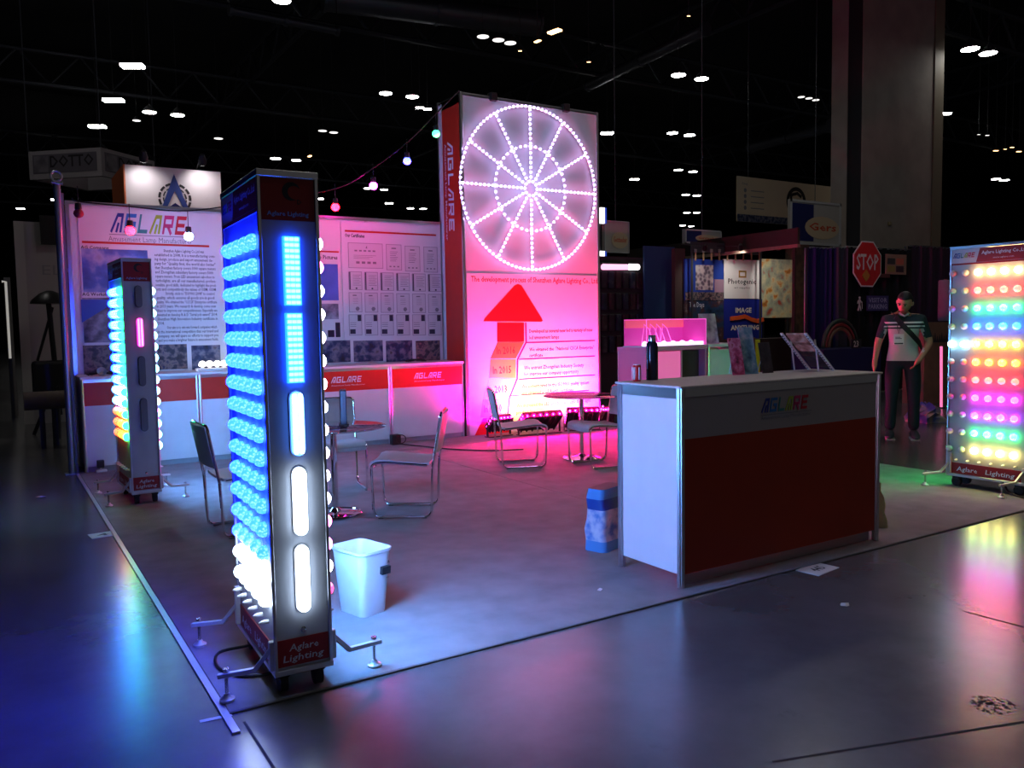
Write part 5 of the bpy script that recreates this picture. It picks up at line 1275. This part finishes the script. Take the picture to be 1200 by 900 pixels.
# --- hanging banners near the pillar
t, F, s0, s1, z0, z1 = board('hanging_banner', 'dim beige hanging banner with ring emblem left of the pillar', 'banner', 864, 206, 985, 268, 15.5, mat('banner_beige', srgb(214, 194, 164), .8, noise=.05, nscale=1))
W, H_ = s1 - s0, z1 - z0
mb = MB(); mb.rect(F, s0, z0, s0 + .5 * W, z0 + .16 * H_, 0, .006); mb.build('photo_strip', HALLP, t)
mb = MB(); c_, zc_ = s0 + .545 * W, z0 + .55 * H_; r_ = .30 * H_
stroke(mb, F, [(c_ + r_ * math.cos(q), zc_ + r_ * math.sin(q)) for q in [math.radians(-60 + 300 * k / 24 - 20) for k in range(25)]], .09 * H_, 0, .006); stroke(mb, F, [(c_ - .05 * W, zc_ - .25 * H_), (c_ - .05 * W, zc_ + .15 * H_), (c_ + .01 * W, zc_ + .2 * H_), (c_ + .05 * W, zc_ + .12 * H_)], .07 * H_, 0, .006); mb.build('ring_emblem', INK, t)
mb = MB(); text_mb(mb, F, 'Away', s0 + .04 * W, z0 + .82 * H_, .06 * H_, d0=.004)
for k in range(4): mb.poly(F, [(s0 + .07 * W + .045 * H_ * math.cos(q), z0 + (.70 - .13 * k) * H_ + .05 * H_ * math.sin(q)) for q in (0, .8, 1.6, 2.4, 3.2, 4., 4.8, 5.6)], 0, .005); mb.rect(F, s0 + .12 * W, z0 + (.69 - .13 * k) * H_, s0 + .24 * W, z0 + (.71 - .13 * k) * H_, 0, .005)
mb.build('list_marks', GREYINK, t, kind='stuff')
for q in (.1, .9): MB().tube([F(s0 + W * q, z1, -.02), F(s0 + W * q, 12, -.02)], .012, 5).build('hanging_wire', STEEL, t)
oval_sign(926, 233, 985, 289, 11.6, 'dim cream hanging sign with dark navy half and red lettering in front of the pillar', True, word='Gers')
# --- traffic sign stand
YD = 7.2
drape('stand_drape', 'navy drape left of the stop sign', 949, 977, 290, YD, srgb(18, 20, 78), folds=6)
drape('stand_drape', 'grey drape strip beside the navy drape', 977, 991, 290, YD - .05, srgb(58, 56, 66), folds=4)
drape('stand_drape', 'black backdrop behind the stop sign', 991, 1066, 289, YD, srgb(9, 9, 13), folds=10)
drape('stand_drape', 'dark purple drape between the black backdrop and the right lamp panel', 1066, 1125, 288, YD, srgb(50, 26, 46), folds=10)
ys = YD - .12
c = at(1016, 309.5, 'y', ys); R = (at(1033.5, 309.5, 'y', ys).x - c.x) * 1.0
F = F_my(ys)
t = thing('stop_sign', 'red octagonal stop sign on the black backdrop', 'sign', (c.x, ys, c.z - R))
oc = lambda r: [(c.x + r * math.cos(PI / 8 + k * PI / 4), c.z + r * math.sin(PI / 8 + k * PI / 4)) for k in range(8)]
mb = MB(); mb.poly(F, oc(R), 0, .01); mb.build('white_border', mat('sign_white', (.7, .68, .66), .4), t)
mb = MB(); mb.poly(F, oc(R * .94), .01, .014); mb.build('red_plate', mat('sign_red', srgb(200, 26, 34), .4), t)
mb = MB(); text_mb(mb, F, 'STOP', c.x, c.z - R * .22, R * .62, R * 1.45, 'c', .016, bold=.02); mb.build('lettering', mat('sign_white'), t)
d = at(1014, 323, 'y', ys); r_ = R * .26
mb = MB(); mb.poly(F, [(d.x - r_, d.z), (d.x, d.z - r_), (d.x + r_, d.z), (d.x, d.z + r_)], .016, .022); mb.build('yellow_diamond', mat('sign_amber', srgb(190, 130, 50), .4), t)
t, F, s0, s1, z0, z1 = board('notice_sheet', 'pale poster sheet with four square pictures right of the stop sign', 'poster', 1038, 297.5, 1062, 322, ys, mat('sheet_tan', srgb(150, 118, 100), .6), .01)
W, H_ = s1 - s0, z1 - z0
for k, (u, v, m) in enumerate(((.08, .5, srgb(60, 60, 60)), (.5, .5, srgb(190, 100, 80)), (.08, .12, srgb(150, 130, 70)), (.5, .12, srgb(60, 40, 50)))):
    mb = MB(); mb.rect(F, s0 + u * W, z0 + v * H_, s0 + (u + .36) * W, z0 + (v + .3) * H_, 0, .005); mb.build('square_picture', mat('sheet_pic_%d' % k, m, .6), t)
board('notice_strip', 'small dim strip sign below the stop sign right corner', 'sign', 1029, 320.5, 1043, 325.5, ys, mat('strip_brown', srgb(90, 50, 50), .6), .01)
# walking figure icon
c = at(1007, 356, 'y', ys); k = (at(1007, 347, 'y', ys).z - c.z) / 9.
t = thing('walking_sign', 'white walking person pictogram on the black backdrop', 'sign', (c.x, ys, c.z - 9 * k)); F = F_my(ys)
mb = MB(); G = lambda a, b, n=0.: F(c.x + a * k, c.z + b * k, n)
mb.poly(G, [(1.6 * math.cos(q * PI / 5), 7 + 1.6 * math.sin(q * PI / 5)) for q in range(10)], 0, .01)
for pts, w_ in (([(0, 5.2), (-.3, 0)], 3.), ([(-.3, 0), (-1.2, -4), (-2.8, -8)], 1.7), ([(-.1, 0), (1.2, -4), (2.6, -8)], 1.7), ([(-.8, 4.8), (-3, 2.6), (-3.4, 0)], 1.2), ([(.8, 4.8), (2.8, 2.2), (4.6, 1.6)], 1.2), ([(4.6, 2.4), (5, -6)], .5)): stroke(mb, G, pts, w_, 0, .01)
mb.build('figure', mat('sign_white'), t)
t, F, s0, s1, z0, z1 = board('lettered_sign', 'lilac lettered sign right of the walking pictogram', 'sign', 1016, 346.5, 1041, 364, ys, mat('sign_violet', srgb(58, 50, 110), .5), .01)
W, H_ = s1 - s0, z1 - z0
mb = MB(); text_mb(mb, F, 'VISITOR', s0 + .5 * W, z0 + .56 * H_, .3 * H_, .86 * W, 'c', .003, bold=.02); text_mb(mb, F, 'PARKING', s0 + .5 * W, z0 + .14 * H_, .3 * H_, .86 * W, 'c', .003, bold=.02); mb.build('lettering', mat('lilac_ink', srgb(170, 165, 200), .5), t)
# striped rainbow hoops on a low counter
t, F, s0, s1, z0, z1 = board('sign_counter', 'navy draped table under the rainbow hoops', 'table', 965, 410, 1032, 440, YD - .9, mat('navy_table', srgb(18, 20, 70), .8), .7, to_floor=True)
ct = at(990, 409, 'y', YD - .6)
for k, (r_, col, l) in enumerate(((.50, srgb(40, 60, 50), 'green'), (.42, srgb(120, 40, 40), 'red'), (.34, srgb(110, 80, 60), 'tan'))):
    tag(MB().tube([(ct.x + r_ * math.cos(q * PI / 14), YD - .5, z1 + .02 + r_ * math.sin(q * PI / 14)) for q in range(15)], .035, 6).build('arch_hoop', mat('hoop_' + l, col, .6), smooth=True), 'dim %s arch hoop standing on the navy table' % l, 'hoop')
t = thing('price_mark', 'small pale number card on the front of the navy table top', 'sign', (at(1004, 405, 'y', YD - .92).x, YD - .92, z1)); F = F_my(YD - .89); p = at(1000, 407, 'y', YD - .89)
mb = MB(); text_mb(mb, F, '23', p.x, z1 + .03, .11, d0=.006, bold=.02); mb.build('lettering', mat('cream_ink'), t); MB().box((p.x - .04, YD - .888, z1 + .002), (p.x + .24, YD - .87, z1 + .17)).build('card', BLACK, t)
# things beside the right panel
a, b = bgp(1101, 328, 1114, 376, 5.2); t = thing('paper_roll', 'upright pale roll of fabric left of the right lamp panel', 'roll', ((a.x + b.x) / 2, 5.2, b.z)); MB().lathe([(.10, 0), (.115, .02), (.115, a.z - b.z - .02), (.10, a.z - b.z)], 16).build('roll_body', mat('roll_fabric', srgb(120, 100, 115), .8), t, True, smooth=True); MB().lathe([(.03, a.z - b.z), (.03, a.z - b.z + .02)], 10).build('core', BRN, t, True)
t, F, s0, s1, z0, z1 = board('wooden_display', 'tan wooden display block under the fabric roll', 'display', 1084, 378, 1118, 418, 5.1, mat('tan_wood', srgb(120, 84, 66), .7, noise=.15, nscale=6), .4, to_floor=True)
mb = MB(); zz = at(1100, 397, 'y', 5.1).z; n = 8
for k in range(n): x = s0 + (s1 - s0) * (.15 + .6 * k / n); mb.poly(F, [(x, zz - .06), (x + .07, zz - .06), (x + .035, zz + .05 + .03 * (k % 3))], 0, .006)
mb.build('painted_flames', INK, t)
a, b = bgp(1103, 406, 1103, 494, 4.6); t = thing('neon_tube', 'upright pink neon tube left of the right lamp panel', 'light', (b.x, 4.6, 0)); MB().tube([(b.x, 4.6, b.z), (a.x, 4.6, a.z)], .022, 8).build('tube', mat('neon_pink', (.8, .3, .5), .4, emit=(1., .18, .42), es=1.1), t, smooth=True); MB().bbox((b.x - .05, 4.55, 0), (b.x + .05, 4.65, max(.02, b.z)), .01).build('foot', BLACK, t)
t = thing('cloth_bundle', 'crumpled blue and white cloth bundle at the foot of the neon tube', 'cloth', (at(1084, 494, 'z', 0).x, at(1084, 494, 'z', 0).y, 0))
mb = MB(); n = 10; vs = []
for i in range(6):
    for k in range(n):
        q = 2 * PI * k / n; r_ = .24 * math.cos(i / 6 * PI / 2) * (1 + .3 * math.sin(3.3 * k + i)); vs.append((r_ * math.cos(q), r_ * math.sin(q), .26 * math.sin(i / 6 * PI / 2) * (1 + .2 * math.sin(k * 2.1))))
fs = [(i * n + k, i * n + (k + 1) % n, (i + 1) * n + (k + 1) % n, (i + 1) * n + k) for i in range(5) for k in range(n)] + [tuple(range(5 * n, 6 * n)), tuple(range(n - 1, -1, -1))]
mb.add(vs, fs).build('cloth', picmat('bundle_print', [(.4, srgb(40, 60, 140)), (.55, srgb(150, 120, 110)), (.7, srgb(180, 170, 170))], 5.), t, True)

# ================================================================== left background
t, F, s0, s1, z0, z1 = board('stand_wall', 'tall plain grey stand wall at the far left', 'wall', 17, 259, 84, 430, 12.5, mat('grey_stand', srgb(190, 184, 180), .8, noise=.05, nscale=1), .1, to_floor=True)
mb = MB(); text_mb(mb, F, 'ELX', s0 + (s1 - s0) * .5, at(55, 322, 'y', 12.5).z, .16, .5, d0=.004); mb.build('faint_lettering', mat('faint_ink', (.36, .35, .35), .7), t)
MB().box((s0 - .02, 12.48, 0), (s0 + .12, 12.5, z1)).build('edge_post', mat('grey_post', srgb(205, 200, 195), .6), t)
t, F, s0, s1, z0, z1 = board('stand_wall', 'low dim grey stand wall at the far left edge', 'wall', 4, 325, 18, 430, 14, mat('grey_stand2', srgb(130, 126, 124), .8), .1, to_floor=True)
board('wall_screen', 'black screen mounted on the grey stand wall', 'screen', 46, 252, 75, 287, 12.3, BLACK, .06)
a, b = bgp(2, 330, 12, 420, 13.5); t = thing('angle_light', 'pale angled light tube at the far left edge', 'light', (b.x, 13.5, 0)); MB().tube([(a.x, 13.5, a.z), (b.x, 13.5, a.z), (b.x, 13.5, b.z)], .022, 6).build('tube', mat('pale_tube', (.8, .8, .8), .4, emit=(1, .95, .85), es=.3), t); MB().tube([(b.x, 13.5, b.z), (b.x, 13.5, 0)], .03, 6).build('stand', STEEL, t)
# black lamp stand with hat-shaped head
p = at(64, 452, 'y', 10.5); t = thing('light_stand', 'black hooded tripod stand in front of the grey wall at left', 'stand', (p.x, 10.5, 0))
hz = at(64, 352, 'y', 10.5).z
MB().tube([(p.x + .05, 10.5, .3), (p.x - .02, 10.5, hz)], .035, 8).build('pole', BLACK, t)
MB().lathe([(.26, hz - .05), (.24, hz), (.13, hz + .10), (.04, hz + .14)], 14, Matrix.Translation((p.x, 10.5, 0))).build('hood', BLACK, t, smooth=True)
for k in range(3): q = k * 2.1 + .4; MB().tube([(p.x + .05, 10.5, .9), (p.x + .05 + .42 * math.cos(q), 10.5 + .42 * math.sin(q), .01)], .025, 6).build('leg', BLACK, t)
MB().bbox((p.x - .28, 10.4, .55), (p.x + .25, 10.6, 1.1), .05).build('bag', BLACK, t); MB().tube([(p.x - .2, 10.5, 1.1), (p.x + .03, 10.5, hz - .1)], .02, 6).build('cross_strut', BLACK, t)
p0 = at(38, 470, 'y', 9.2); p1 = at(78, 470, 'y', 9.2); t = thing('carpet_roll', 'brown roll lying on a trestle behind the left mast', 'roll', ((p0.x + p1.x) / 2, 9.2, 0)); MB().cyl((p0.x - .1, 9.2, p0.z), (p1.x, 9.2, p0.z), .12, n=16).build('roll', mat('roll_brown', srgb(110, 95, 86), .8), t, smooth=True)
for x in (p0.x + .1, p1.x - .15): MB().box((x - .03, 9.15, 0), (x + .03, 9.25, p0.z - .10)).build('trestle', BLACK, t)
# hanging box sign (stands at an angle to the booth)
zt_ = (CAM + (FW + RT * ((118 - 600) / FPX) - UP * ((172.5 - 450) / FPX)) * 17.).z
Bc = at(118, 172.5, 'z', zt_); Ac = at(33, 178, 'z', zt_); Cc = at(181, 189, 'z', zt_)
zb_ = zt_ - 33 * 17. / FPX; H_ = zt_ - zb_
t = thing('hanging_box_sign', 'square hanging sign box with large round lettering on two sides, upper left', 'sign', (Bc.x, Bc.y, zb_))
SG = mat('box_sign_grey', srgb(150, 146, 150), .8)
for P_, Q_, nm in ((Ac, Bc, 'front_side'), (Bc, Cc, 'right_side'), (Cc, Cc + Ac - Bc, 'rear_side'), (Cc + Ac - Bc, Ac, 'left_side')):
    e = (Q_ - P_); W = e.length; e.normalize(); F = frame((P_.x, P_.y, zb_), e, (0, 0, 1))
    mb = MB(); mb.rect(F, 0, 0, W, H_, -.08, 0); sd_ = mb.build(nm, SG, t)
    if nm in ('front_side', 'right_side'):
        mb = MB(); mb.rect(F, .06 * W, .2 * H_, .94 * W, .86 * H_, 0, .01); f_ = mb.build('field', mat('box_sign_field', srgb(96, 92, 102), .8), sd_)
        mb = MB(); text_mb(mb, F, 'DOTTO', .30 * W, .40 * H_, .40 * H_, .60 * W, d0=.014, bold=.02); mb.build('lettering', INK, f_)
        mb = MB(); mb.rect(F, .08 * W, .24 * H_, .27 * W, .82 * H_, .01, .014); mb.build('picture', picmat('sign_pic', [(.35, srgb(70, 66, 76)), (.6, srgb(120, 116, 124))], 3.), f_)
for q in (Ac, Bc, Cc): MB().tube([(q.x, q.y, zt_), (q.x, q.y, 13.)], .012, 5).build('hanging_wire', STEEL, t)
# header board with arrow logo
YA = 8.6
t, F, s0, s1, z0, z1 = board('header_board', 'lit white header board with blue arrow in a broken ring, above the left poster', 'sign', 146, 192.5, 260, 246, YA, mat('header_white', (.62, .58, .60), .6), .12)
W, H_ = s1 - s0, z1 - z0
MB().box((s0 - .02, YA + .0, z0), (s0, YA + 1.2, z1)).build('orange_side', mat('orange_side', srgb(190, 95, 50), .6), t)
for x in (s0 + .15, s1 - .15): MB().box((x - .03, YA + .02, 0), (x + .03, YA + .08, z0)).build('support_post', ALU, t)
cxx, cz = at(205, 233, 'y', YA).x, at(205, 233, 'y', YA).z; r_ = at(222, 233, 'y', YA).x - cxx
for rr, th, gaps in ((r_ * 1.05, .16, 9), (r_ * .78, .08, 7)):
    mb = MB()
    for k in range(gaps):
        q0 = -.55 + k * (PI + 1.1) / gaps; q1 = q0 + (PI + 1.1) / gaps * .78
        stroke(mb, F, [(cxx + rr * math.cos(q0 + (q1 - q0) * j / 4), cz + rr * math.sin(q0 + (q1 - q0) * j / 4)) for j in range(5)], th * r_, 0, .008)
    mb.build('ring_segments', INK, t, kind='stuff')
mb = MB(); mb.poly(F, [(cxx - 1.02 * r_, cz - .95 * r_), (cxx - .55 * r_, cz - .62 * r_), (cxx, cz + .55 * r_), (cxx, cz + 1.75 * r_)], 0, .012); mb.poly(F, [(cxx + .0, cz + .55 * r_), (cxx + .55 * r_, cz - .62 * r_), (cxx + 1.02 * r_, cz - .95 * r_), (cxx, cz + 1.75 * r_)], 0, .012); mb.build('arrow', mat('arrow_blue', srgb(40, 62, 130), .5), t)
mb = MB(); mb.poly(F, [(cxx - .95 * r_, cz - .98 * r_), (cxx, cz - .62 * r_), (cxx, cz - .30 * r_)], 0, .012); mb.poly(F, [(cxx, cz - .62 * r_), (cxx + .95 * r_, cz - .98 * r_), (cxx, cz - .30 * r_)], 0, .012); mb.build('arrow_base', mat('arrow_navy', srgb(24, 30, 90), .5), t)
# two clip spots on arms washing the board
for k, px in enumerate((168, 237)):
    p = at(px, 184 if k == 0 else 188, 'y', YA - .35)
    ts = thing('clip_spot', ('left', 'right')[k] + ' small spot lamp reaching over the header board with the arrow', 'lamp', p)
    tg = Vector((at(px, 205, 'y', YA).x, YA, at(px, 225, 'y', YA).z)); d = (tg - p).normalized()
    Mx_ = Matrix.Translation(p) @ d.to_track_quat('-Z', 'Y').to_matrix().to_4x4()
    MB().lathe([(.05, -.05), (.055, .0), (.03, .09)], 12, Mx_).build('head', BLACK, ts, smooth=True)
    MB().tube([p + Vector((0, 0, .05)), Vector((p.x, YA + .05, z1 + .02))], .01, 6).build('arm', BLACK, ts)
    MB().lathe([(.03, -.06), (.045, -.055)], 12, Mx_).build('lamp_face', SHW, ts)
    L = bpy.data.lights.new('spot_beam', 'SPOT'); L.energy = 11; L.spot_size = 2.0; L.spot_blend = .8; L.color = (1., .93, .95); L.shadow_soft_size = .04
    lo = bpy.data.objects.new('spot_beam', L); COL.objects.link(lo); lo.parent = ts; lo.matrix_parent_inverse = WORLD[ts.name].inverted(); lo.matrix_basis = Mx_ @ Matrix.Translation((0, 0, -.07))
# ================================================================== person
SKIN = mat('skin', srgb(196, 136, 112), .55); SHIRT = mat('grey_polo', srgb(150, 148, 152), .85); SHDK = mat('dark_polo_shoulder', srgb(34, 50, 56), .85); SHWH = mat('white_polo_stripe', srgb(205, 205, 205), .85)
JEANS = mat('dark_jeans', srgb(22, 32, 44), .85, noise=.15, nscale=20); HAIR = mat('black_hair', (.012, .011, .012), .5); SHOE = mat('dark_sneaker', srgb(40, 48, 58), .6)
pp = thing('person', 'person in striped grey polo and dark jeans looking down, bag strap across the chest', 'person', (8.93, 2.86, 0), 0.)
# local frame: person faces -Y (towards the booth), slight turn applied on the root
verts, edges, rad = [], [], []
def jv(p, r, par=None):
    verts.append(p); rad.append(r if isinstance(r, tuple) else (r, r)); i = len(verts) - 1
    if par is not None: edges.append((par, i))
    return i
pel = jv((0, 0, .93), (.165, .115)); w_ = jv((0, -.01, 1.06), (.155, .105), pel); ch_ = jv((0, -.02, 1.22), (.175, .115), w_); sh_ = jv((0, .0, 1.36), (.15, .095), ch_); nk = jv((0, -.02, 1.42), (.06, .06), sh_); nk2 = jv((0, -.055, 1.475), (.052, .052), nk)
for s_ in (-1, 1):
    hip = jv((s_ * .095, 0, .86), (.095, .10), pel); th = jv((s_ * .11, -.015, .66), (.083, .088), hip); kn = jv((s_ * .115, -.025, .47), (.066, .07), th); cf = jv((s_ * .12, .0, .30), (.062, .066), kn); an = jv((s_ * .125, .015, .09), (.060, .064), cf)
    sx = s_ * .185; so = jv((sx, 0, 1.365), (.066, .066), sh_)
    if s_ < 0:   # picture left: arm hanging a little out
        el = jv((-.265, .0, 1.10), (.043, .043), so); wr = jv((-.300, -.06, .885), (.030, .030), el); pa = jv((-.305, -.075, .815), (.022, .040), wr); hand_l = (Vector((-.305, -.075, .815)), Vector((-.02, -.10, -1)).normalized(), Vector((0, -1, .1)))
    else:        # picture right: elbow bent, hand before the hip
        el = jv((.275, .02, 1.10), (.043, .043), so); wr = jv((.165, -.15, .93), (.030, .030), el); pa = jv((.125, -.185, .885), (.022, .040), wr); hand_r = (Vector((.125, -.185, .885)), Vector((-.55, -.2, -.8)).normalized(), Vector((0, -1, .2)))
for (o_, d, side), sgn in ((hand_l, -1), (hand_r, 1)):
    lat = d.cross(side).normalized(); fr = side.normalized()
    base = len(verts) - 1
    # fingers: four in a row along 'fr', bent once; thumb from the side near the base
    pi_ = [i for i, v in enumerate(verts) if (Vector(v) - o_).length < 1e-6][0]
    for k in range(4):
        off = fr * (.027 - .018 * k); ln = (.066, .076, .072, .056)[k]
        r0 = o_ + d * .030 + off; m_ = r0 + d * ln * .55; e_ = m_ + (d * .8 + lat * (.45 * sgn)).normalized() * ln * .5
        a_ = jv(tuple(r0), .0095, pi_); b_ = jv(tuple(m_), .0088, a_); jv(tuple(e_), .0075, b_)
    r0 = o_ - d * .012 + fr * .036; m_ = r0 + (d * .6 + fr * .7).normalized() * .03; e_ = m_ + d * .03
    a_ = jv(tuple(r0), .011, pi_); b_ = jv(tuple(m_), .010, a_); jv(tuple(e_), .0085, b_)
me = bpy.data.meshes.new('body_cage'); me.from_pydata(verts, edges, [])
ob = bpy.data.objects.new('body_cage', me); COL.objects.link(ob)
md = ob.modifiers.new('skin', 'SKIN'); md.use_smooth_shade = True
for i, d_ in enumerate(me.skin_vertices[0].data): d_.radius = rad[i]; d_.use_root = (i == pel)
sd = ob.modifiers.new('sub', 'SUBSURF'); sd.levels = 2; sd.render_levels = 2
bpy.context.view_layer.update()
dg = bpy.context.evaluated_depsgraph_get(); bme = bpy.data.meshes.new_from_object(ob.evaluated_get(dg)); bpy.data.objects.remove(ob)
# head: shaped sphere joined into the same mesh
bm = bmesh.new(); bm.from_mesh(bme)
HM = Matrix.Translation((0, -.085, 1.555)) @ Matrix.Rotation(.48, 4, 'X') @ Matrix.Rotation(-.35, 4, 'Z')
n0 = len(bm.verts)
hs = bmesh.ops.create_uvsphere(bm, u_segments=24, v_segments=18, radius=1.)
for v in hs['verts']:
    x, y, z = v.co; r_ = .078 * (1 - .20 * max(0, -z) ** 1.5); yy = y * .098
    nx, ny, nz = x * r_, yy, z * .115
    if y < 0:
        f_ = max(0, 1 - (x / .22) ** 2) if abs(x) < .22 else 0
        ny -= .024 * f_ * max(0, 1 - abs((z + .12) / .26))            # nose
        ny -= .008 * max(0, 1 - abs((z + .52) / .12)) * (1 if abs(x) < .38 else 0)    # lips
        for ex in (-.36, .36): ny += .014 * max(0, 1 - (((x - ex) / .2) ** 2 + ((z - .1) / .13) ** 2))   # eye sockets
        ny -= .010 * max(0, 1 - abs((z - .28) / .1)) * (1 if abs(x) < .6 else 0)       # brow
        ny -= .012 * max(0, 1 - abs((z + .82) / .18)) * (1 if abs(x) < .3 else 0)      # chin
    v.co = HM @ Vector((nx, ny, nz))
bm.to_mesh(bme); bm.free()
def polo_mat():
    m = bpy.data.materials.new('striped_polo_and_jeans'); m.use_nodes = True; nt = m.node_tree; b = nt.nodes['Principled BSDF']; b.inputs['Roughness'].default_value = .85
    tc = nt.nodes.new('ShaderNodeTexCoord'); sx = nt.nodes.new('ShaderNodeSeparateXYZ'); nt.links.new(tc.outputs['Object'], sx.inputs[0])
    mr = nt.nodes.new('ShaderNodeMapRange'); mr.inputs['From Min'].default_value = .8; mr.inputs['From Max'].default_value = 1.5; nt.links.new(sx.outputs['Z'], mr.inputs['Value'])
    r = nt.nodes.new('ShaderNodeValToRGB'); r.color_ramp.interpolation = 'CONSTANT'; J, G, D, Wt = srgb(22, 32, 44), srgb(196, 193, 196), srgb(40, 56, 62), srgb(235, 235, 235)
    st = [(0., J), (.14, G), (.66, D), (.685, Wt), (.71, D), (.745, Wt), (.77, D), (.90, D)]
    while len(r.color_ramp.elements) < len(st): r.color_ramp.elements.new(.5)
    for e, (q, c) in zip(r.color_ramp.elements, st): e.position = q; e.color = (*c, 1)
    nt.links.new(mr.outputs['Result'], r.inputs['Fac']); nt.links.new(r.outputs['Color'], b.inputs['Base Color']); return m
for m in (SKIN, polo_mat(), SHDK): bme.materials.append(m)
for p in bme.polygons:
    c = p.center; p.use_smooth = True
    arm = abs(c.x) > .205 or (c.y < -.125 and c.z < 1.2)
    if c.z > 1.425 or (abs(c.x) < .065 and c.z > 1.40 and c.y < -.02): k = 0
    elif arm and c.z > .72: k = 2 if c.z > 1.16 else 0
    else: k = 1
    p.material_index = k
bme.name = 'body'
place('body', bme, pp, True)
# hair cap, ears belong to the head; shoes; strap; badge
bm = bmesh.new(); bmesh.ops.create_uvsphere(bm, u_segments=24, v_segments=16, radius=1.)
for v in list(bm.verts):
    x, y, z = v.co
    v.co = HM @ Vector((x * .088, y * .108 + .006, z * .125 + .008)) if not (y < -.15 and z < .42 or z < -.35) else HM @ Vector((x * .07, y * .08 + .02, z * .10))
me = bpy.data.meshes.new('hair'); bm.to_mesh(me); bm.free(); me.materials.append(HAIR); me.polygons.foreach_set('use_smooth', [True] * len(me.polygons)); place('hair', me, pp, True)
for s_ in (-1, 1):
    MB().lathe([(.006, -.028), (.016, -.014), (.018, .008), (.010, .024)], 10, HM @ Matrix.Translation((s_ * .078, .012, -.005))).build('ear', SKIN, pp, True, smooth=True)
    MB().lathe([(.004, -.009), (.010, -.004), (.010, .004), (.004, .009)], 8, HM @ Matrix.Translation((s_ * .029, -.087, .011)) @ Matrix.Rotation(PI / 2, 4, 'Y')).build('eye', INK, pp, True, smooth=True)
    MB().tube([HM @ Vector((s_ * .048, -.090, .028)), HM @ Vector((s_ * .028, -.098, .034)), HM @ Vector((s_ * .012, -.100, .030))], .004, 5).build('eyebrow', HAIR, pp, True)
    mb = MB(); x = s_ * .127
    rings = []
    for (y, w2, h2) in ((.085, .030, .05), (.05, .045, .085), (.0, .048, .095), (-.06, .050, .075), (-.12, .050, .055), (-.165, .040, .04), (-.185, .018, .028)):
        rings.append([(x + s_ * .012 * (-y / .18) + w2 * math.cos(q), y, max(.012, .012 + h2 * .5 + h2 * .5 * math.sin(q))) for q in [2 * PI * k / 12 for k in range(12)]])
    vs = [v for r_ in rings for v in r_]; fs = [(i * 12 + k, i * 12 + (k + 1) % 12, (i + 1) * 12 + (k + 1) % 12, (i + 1) * 12 + k) for i in range(6) for k in range(12)] + [tuple(range(11, -1, -1)), tuple(range(72, 84))]
    sh = mb.add(vs, fs).build('shoe', SHOE, pp, True, smooth=True)
    MB().bbox((x - .048, -.17, .0), (x + .048, .085, .016), .006, seg=1).build('sole', mat('pale_sole', (.5, .5, .5), .6), sh, True)
MB().tube([HM @ Vector((-.03, -.102, -.058)), HM @ Vector((0, -.108, -.060)), HM @ Vector((.03, -.102, -.058))], .004, 5).build('lips', mat('lip', srgb(150, 80, 70), .5), pp, True)
# strap from picture-left shoulder to picture-right hip
pts = [Vector(q) for q in ((-.125, .035, 1.43), (-.09, -.085, 1.395), (-.02, -.150, 1.30), (.07, -.150, 1.20), (.145, -.118, 1.11), (.185, -.02, 1.04))]
mb = MB(); hw = .028; vs = []
for i, p in enumerate(pts):
    tn = (pts[min(i + 1, 5)] - pts[max(i - 1, 0)]).normalized(); nrm = Vector((p.x * .6, p.y, 0)).normalized(); b_ = tn.cross(nrm).normalized()
    vs += [p + b_ * hw, p - b_ * hw, p + b_ * hw + nrm * .006, p - b_ * hw + nrm * .006]
fs = []
for i in range(5):
    a = i * 4; c = a + 4; fs += [(a + 2, c + 2, c + 3, a + 3), (a, a + 1, c + 1, c), (a, c, c + 2, a + 2), (a + 1, a + 3, c + 3, c + 1)]
mb.add(vs, fs + [(0, 2, 3, 1), (20, 21, 23, 22)]).build('bag_strap', BLACK, pp, True, smooth=True)
MB().tube([(-.055, -.085, 1.42), (-.075, -.148, 1.28), (-.062, -.155, 1.205), (-.045, -.148, 1.28), (.035, -.085, 1.42)], .004, 5).build('lanyard', BLACK, pp, True)
bd = MB().bbox((-.115, -.164, 1.085), (-.005, -.158, 1.205), .003, seg=1).build('name_badge', mat('badge_white', (.72, .76, .82), .4), pp, True)
MB().box((-.105, -.166, 1.09), (-.015, -.164, 1.105)).box((-.095, -.166, 1.15), (-.03, -.164, 1.158)).box((-.095, -.166, 1.165), (-.045, -.164, 1.172)).build('badge_print', mat('badge_dark', (.05, .06, .1), .5), bd, True)
col_ = MB().tube([(-.05, -.035, 1.435), (-.035, -.085, 1.425), (0, -.105, 1.405), (.035, -.085, 1.425), (.05, -.035, 1.435), (.03, .03, 1.45), (-.03, .03, 1.45)], .012, 6, closed=True).build('collar', SHWH, pp, True, smooth=True)
pp.rotation_euler = (0, 0, -.92); pp.scale = (1.09, 1.09, 1.09); pp.location = (8.90, 2.90, 0)
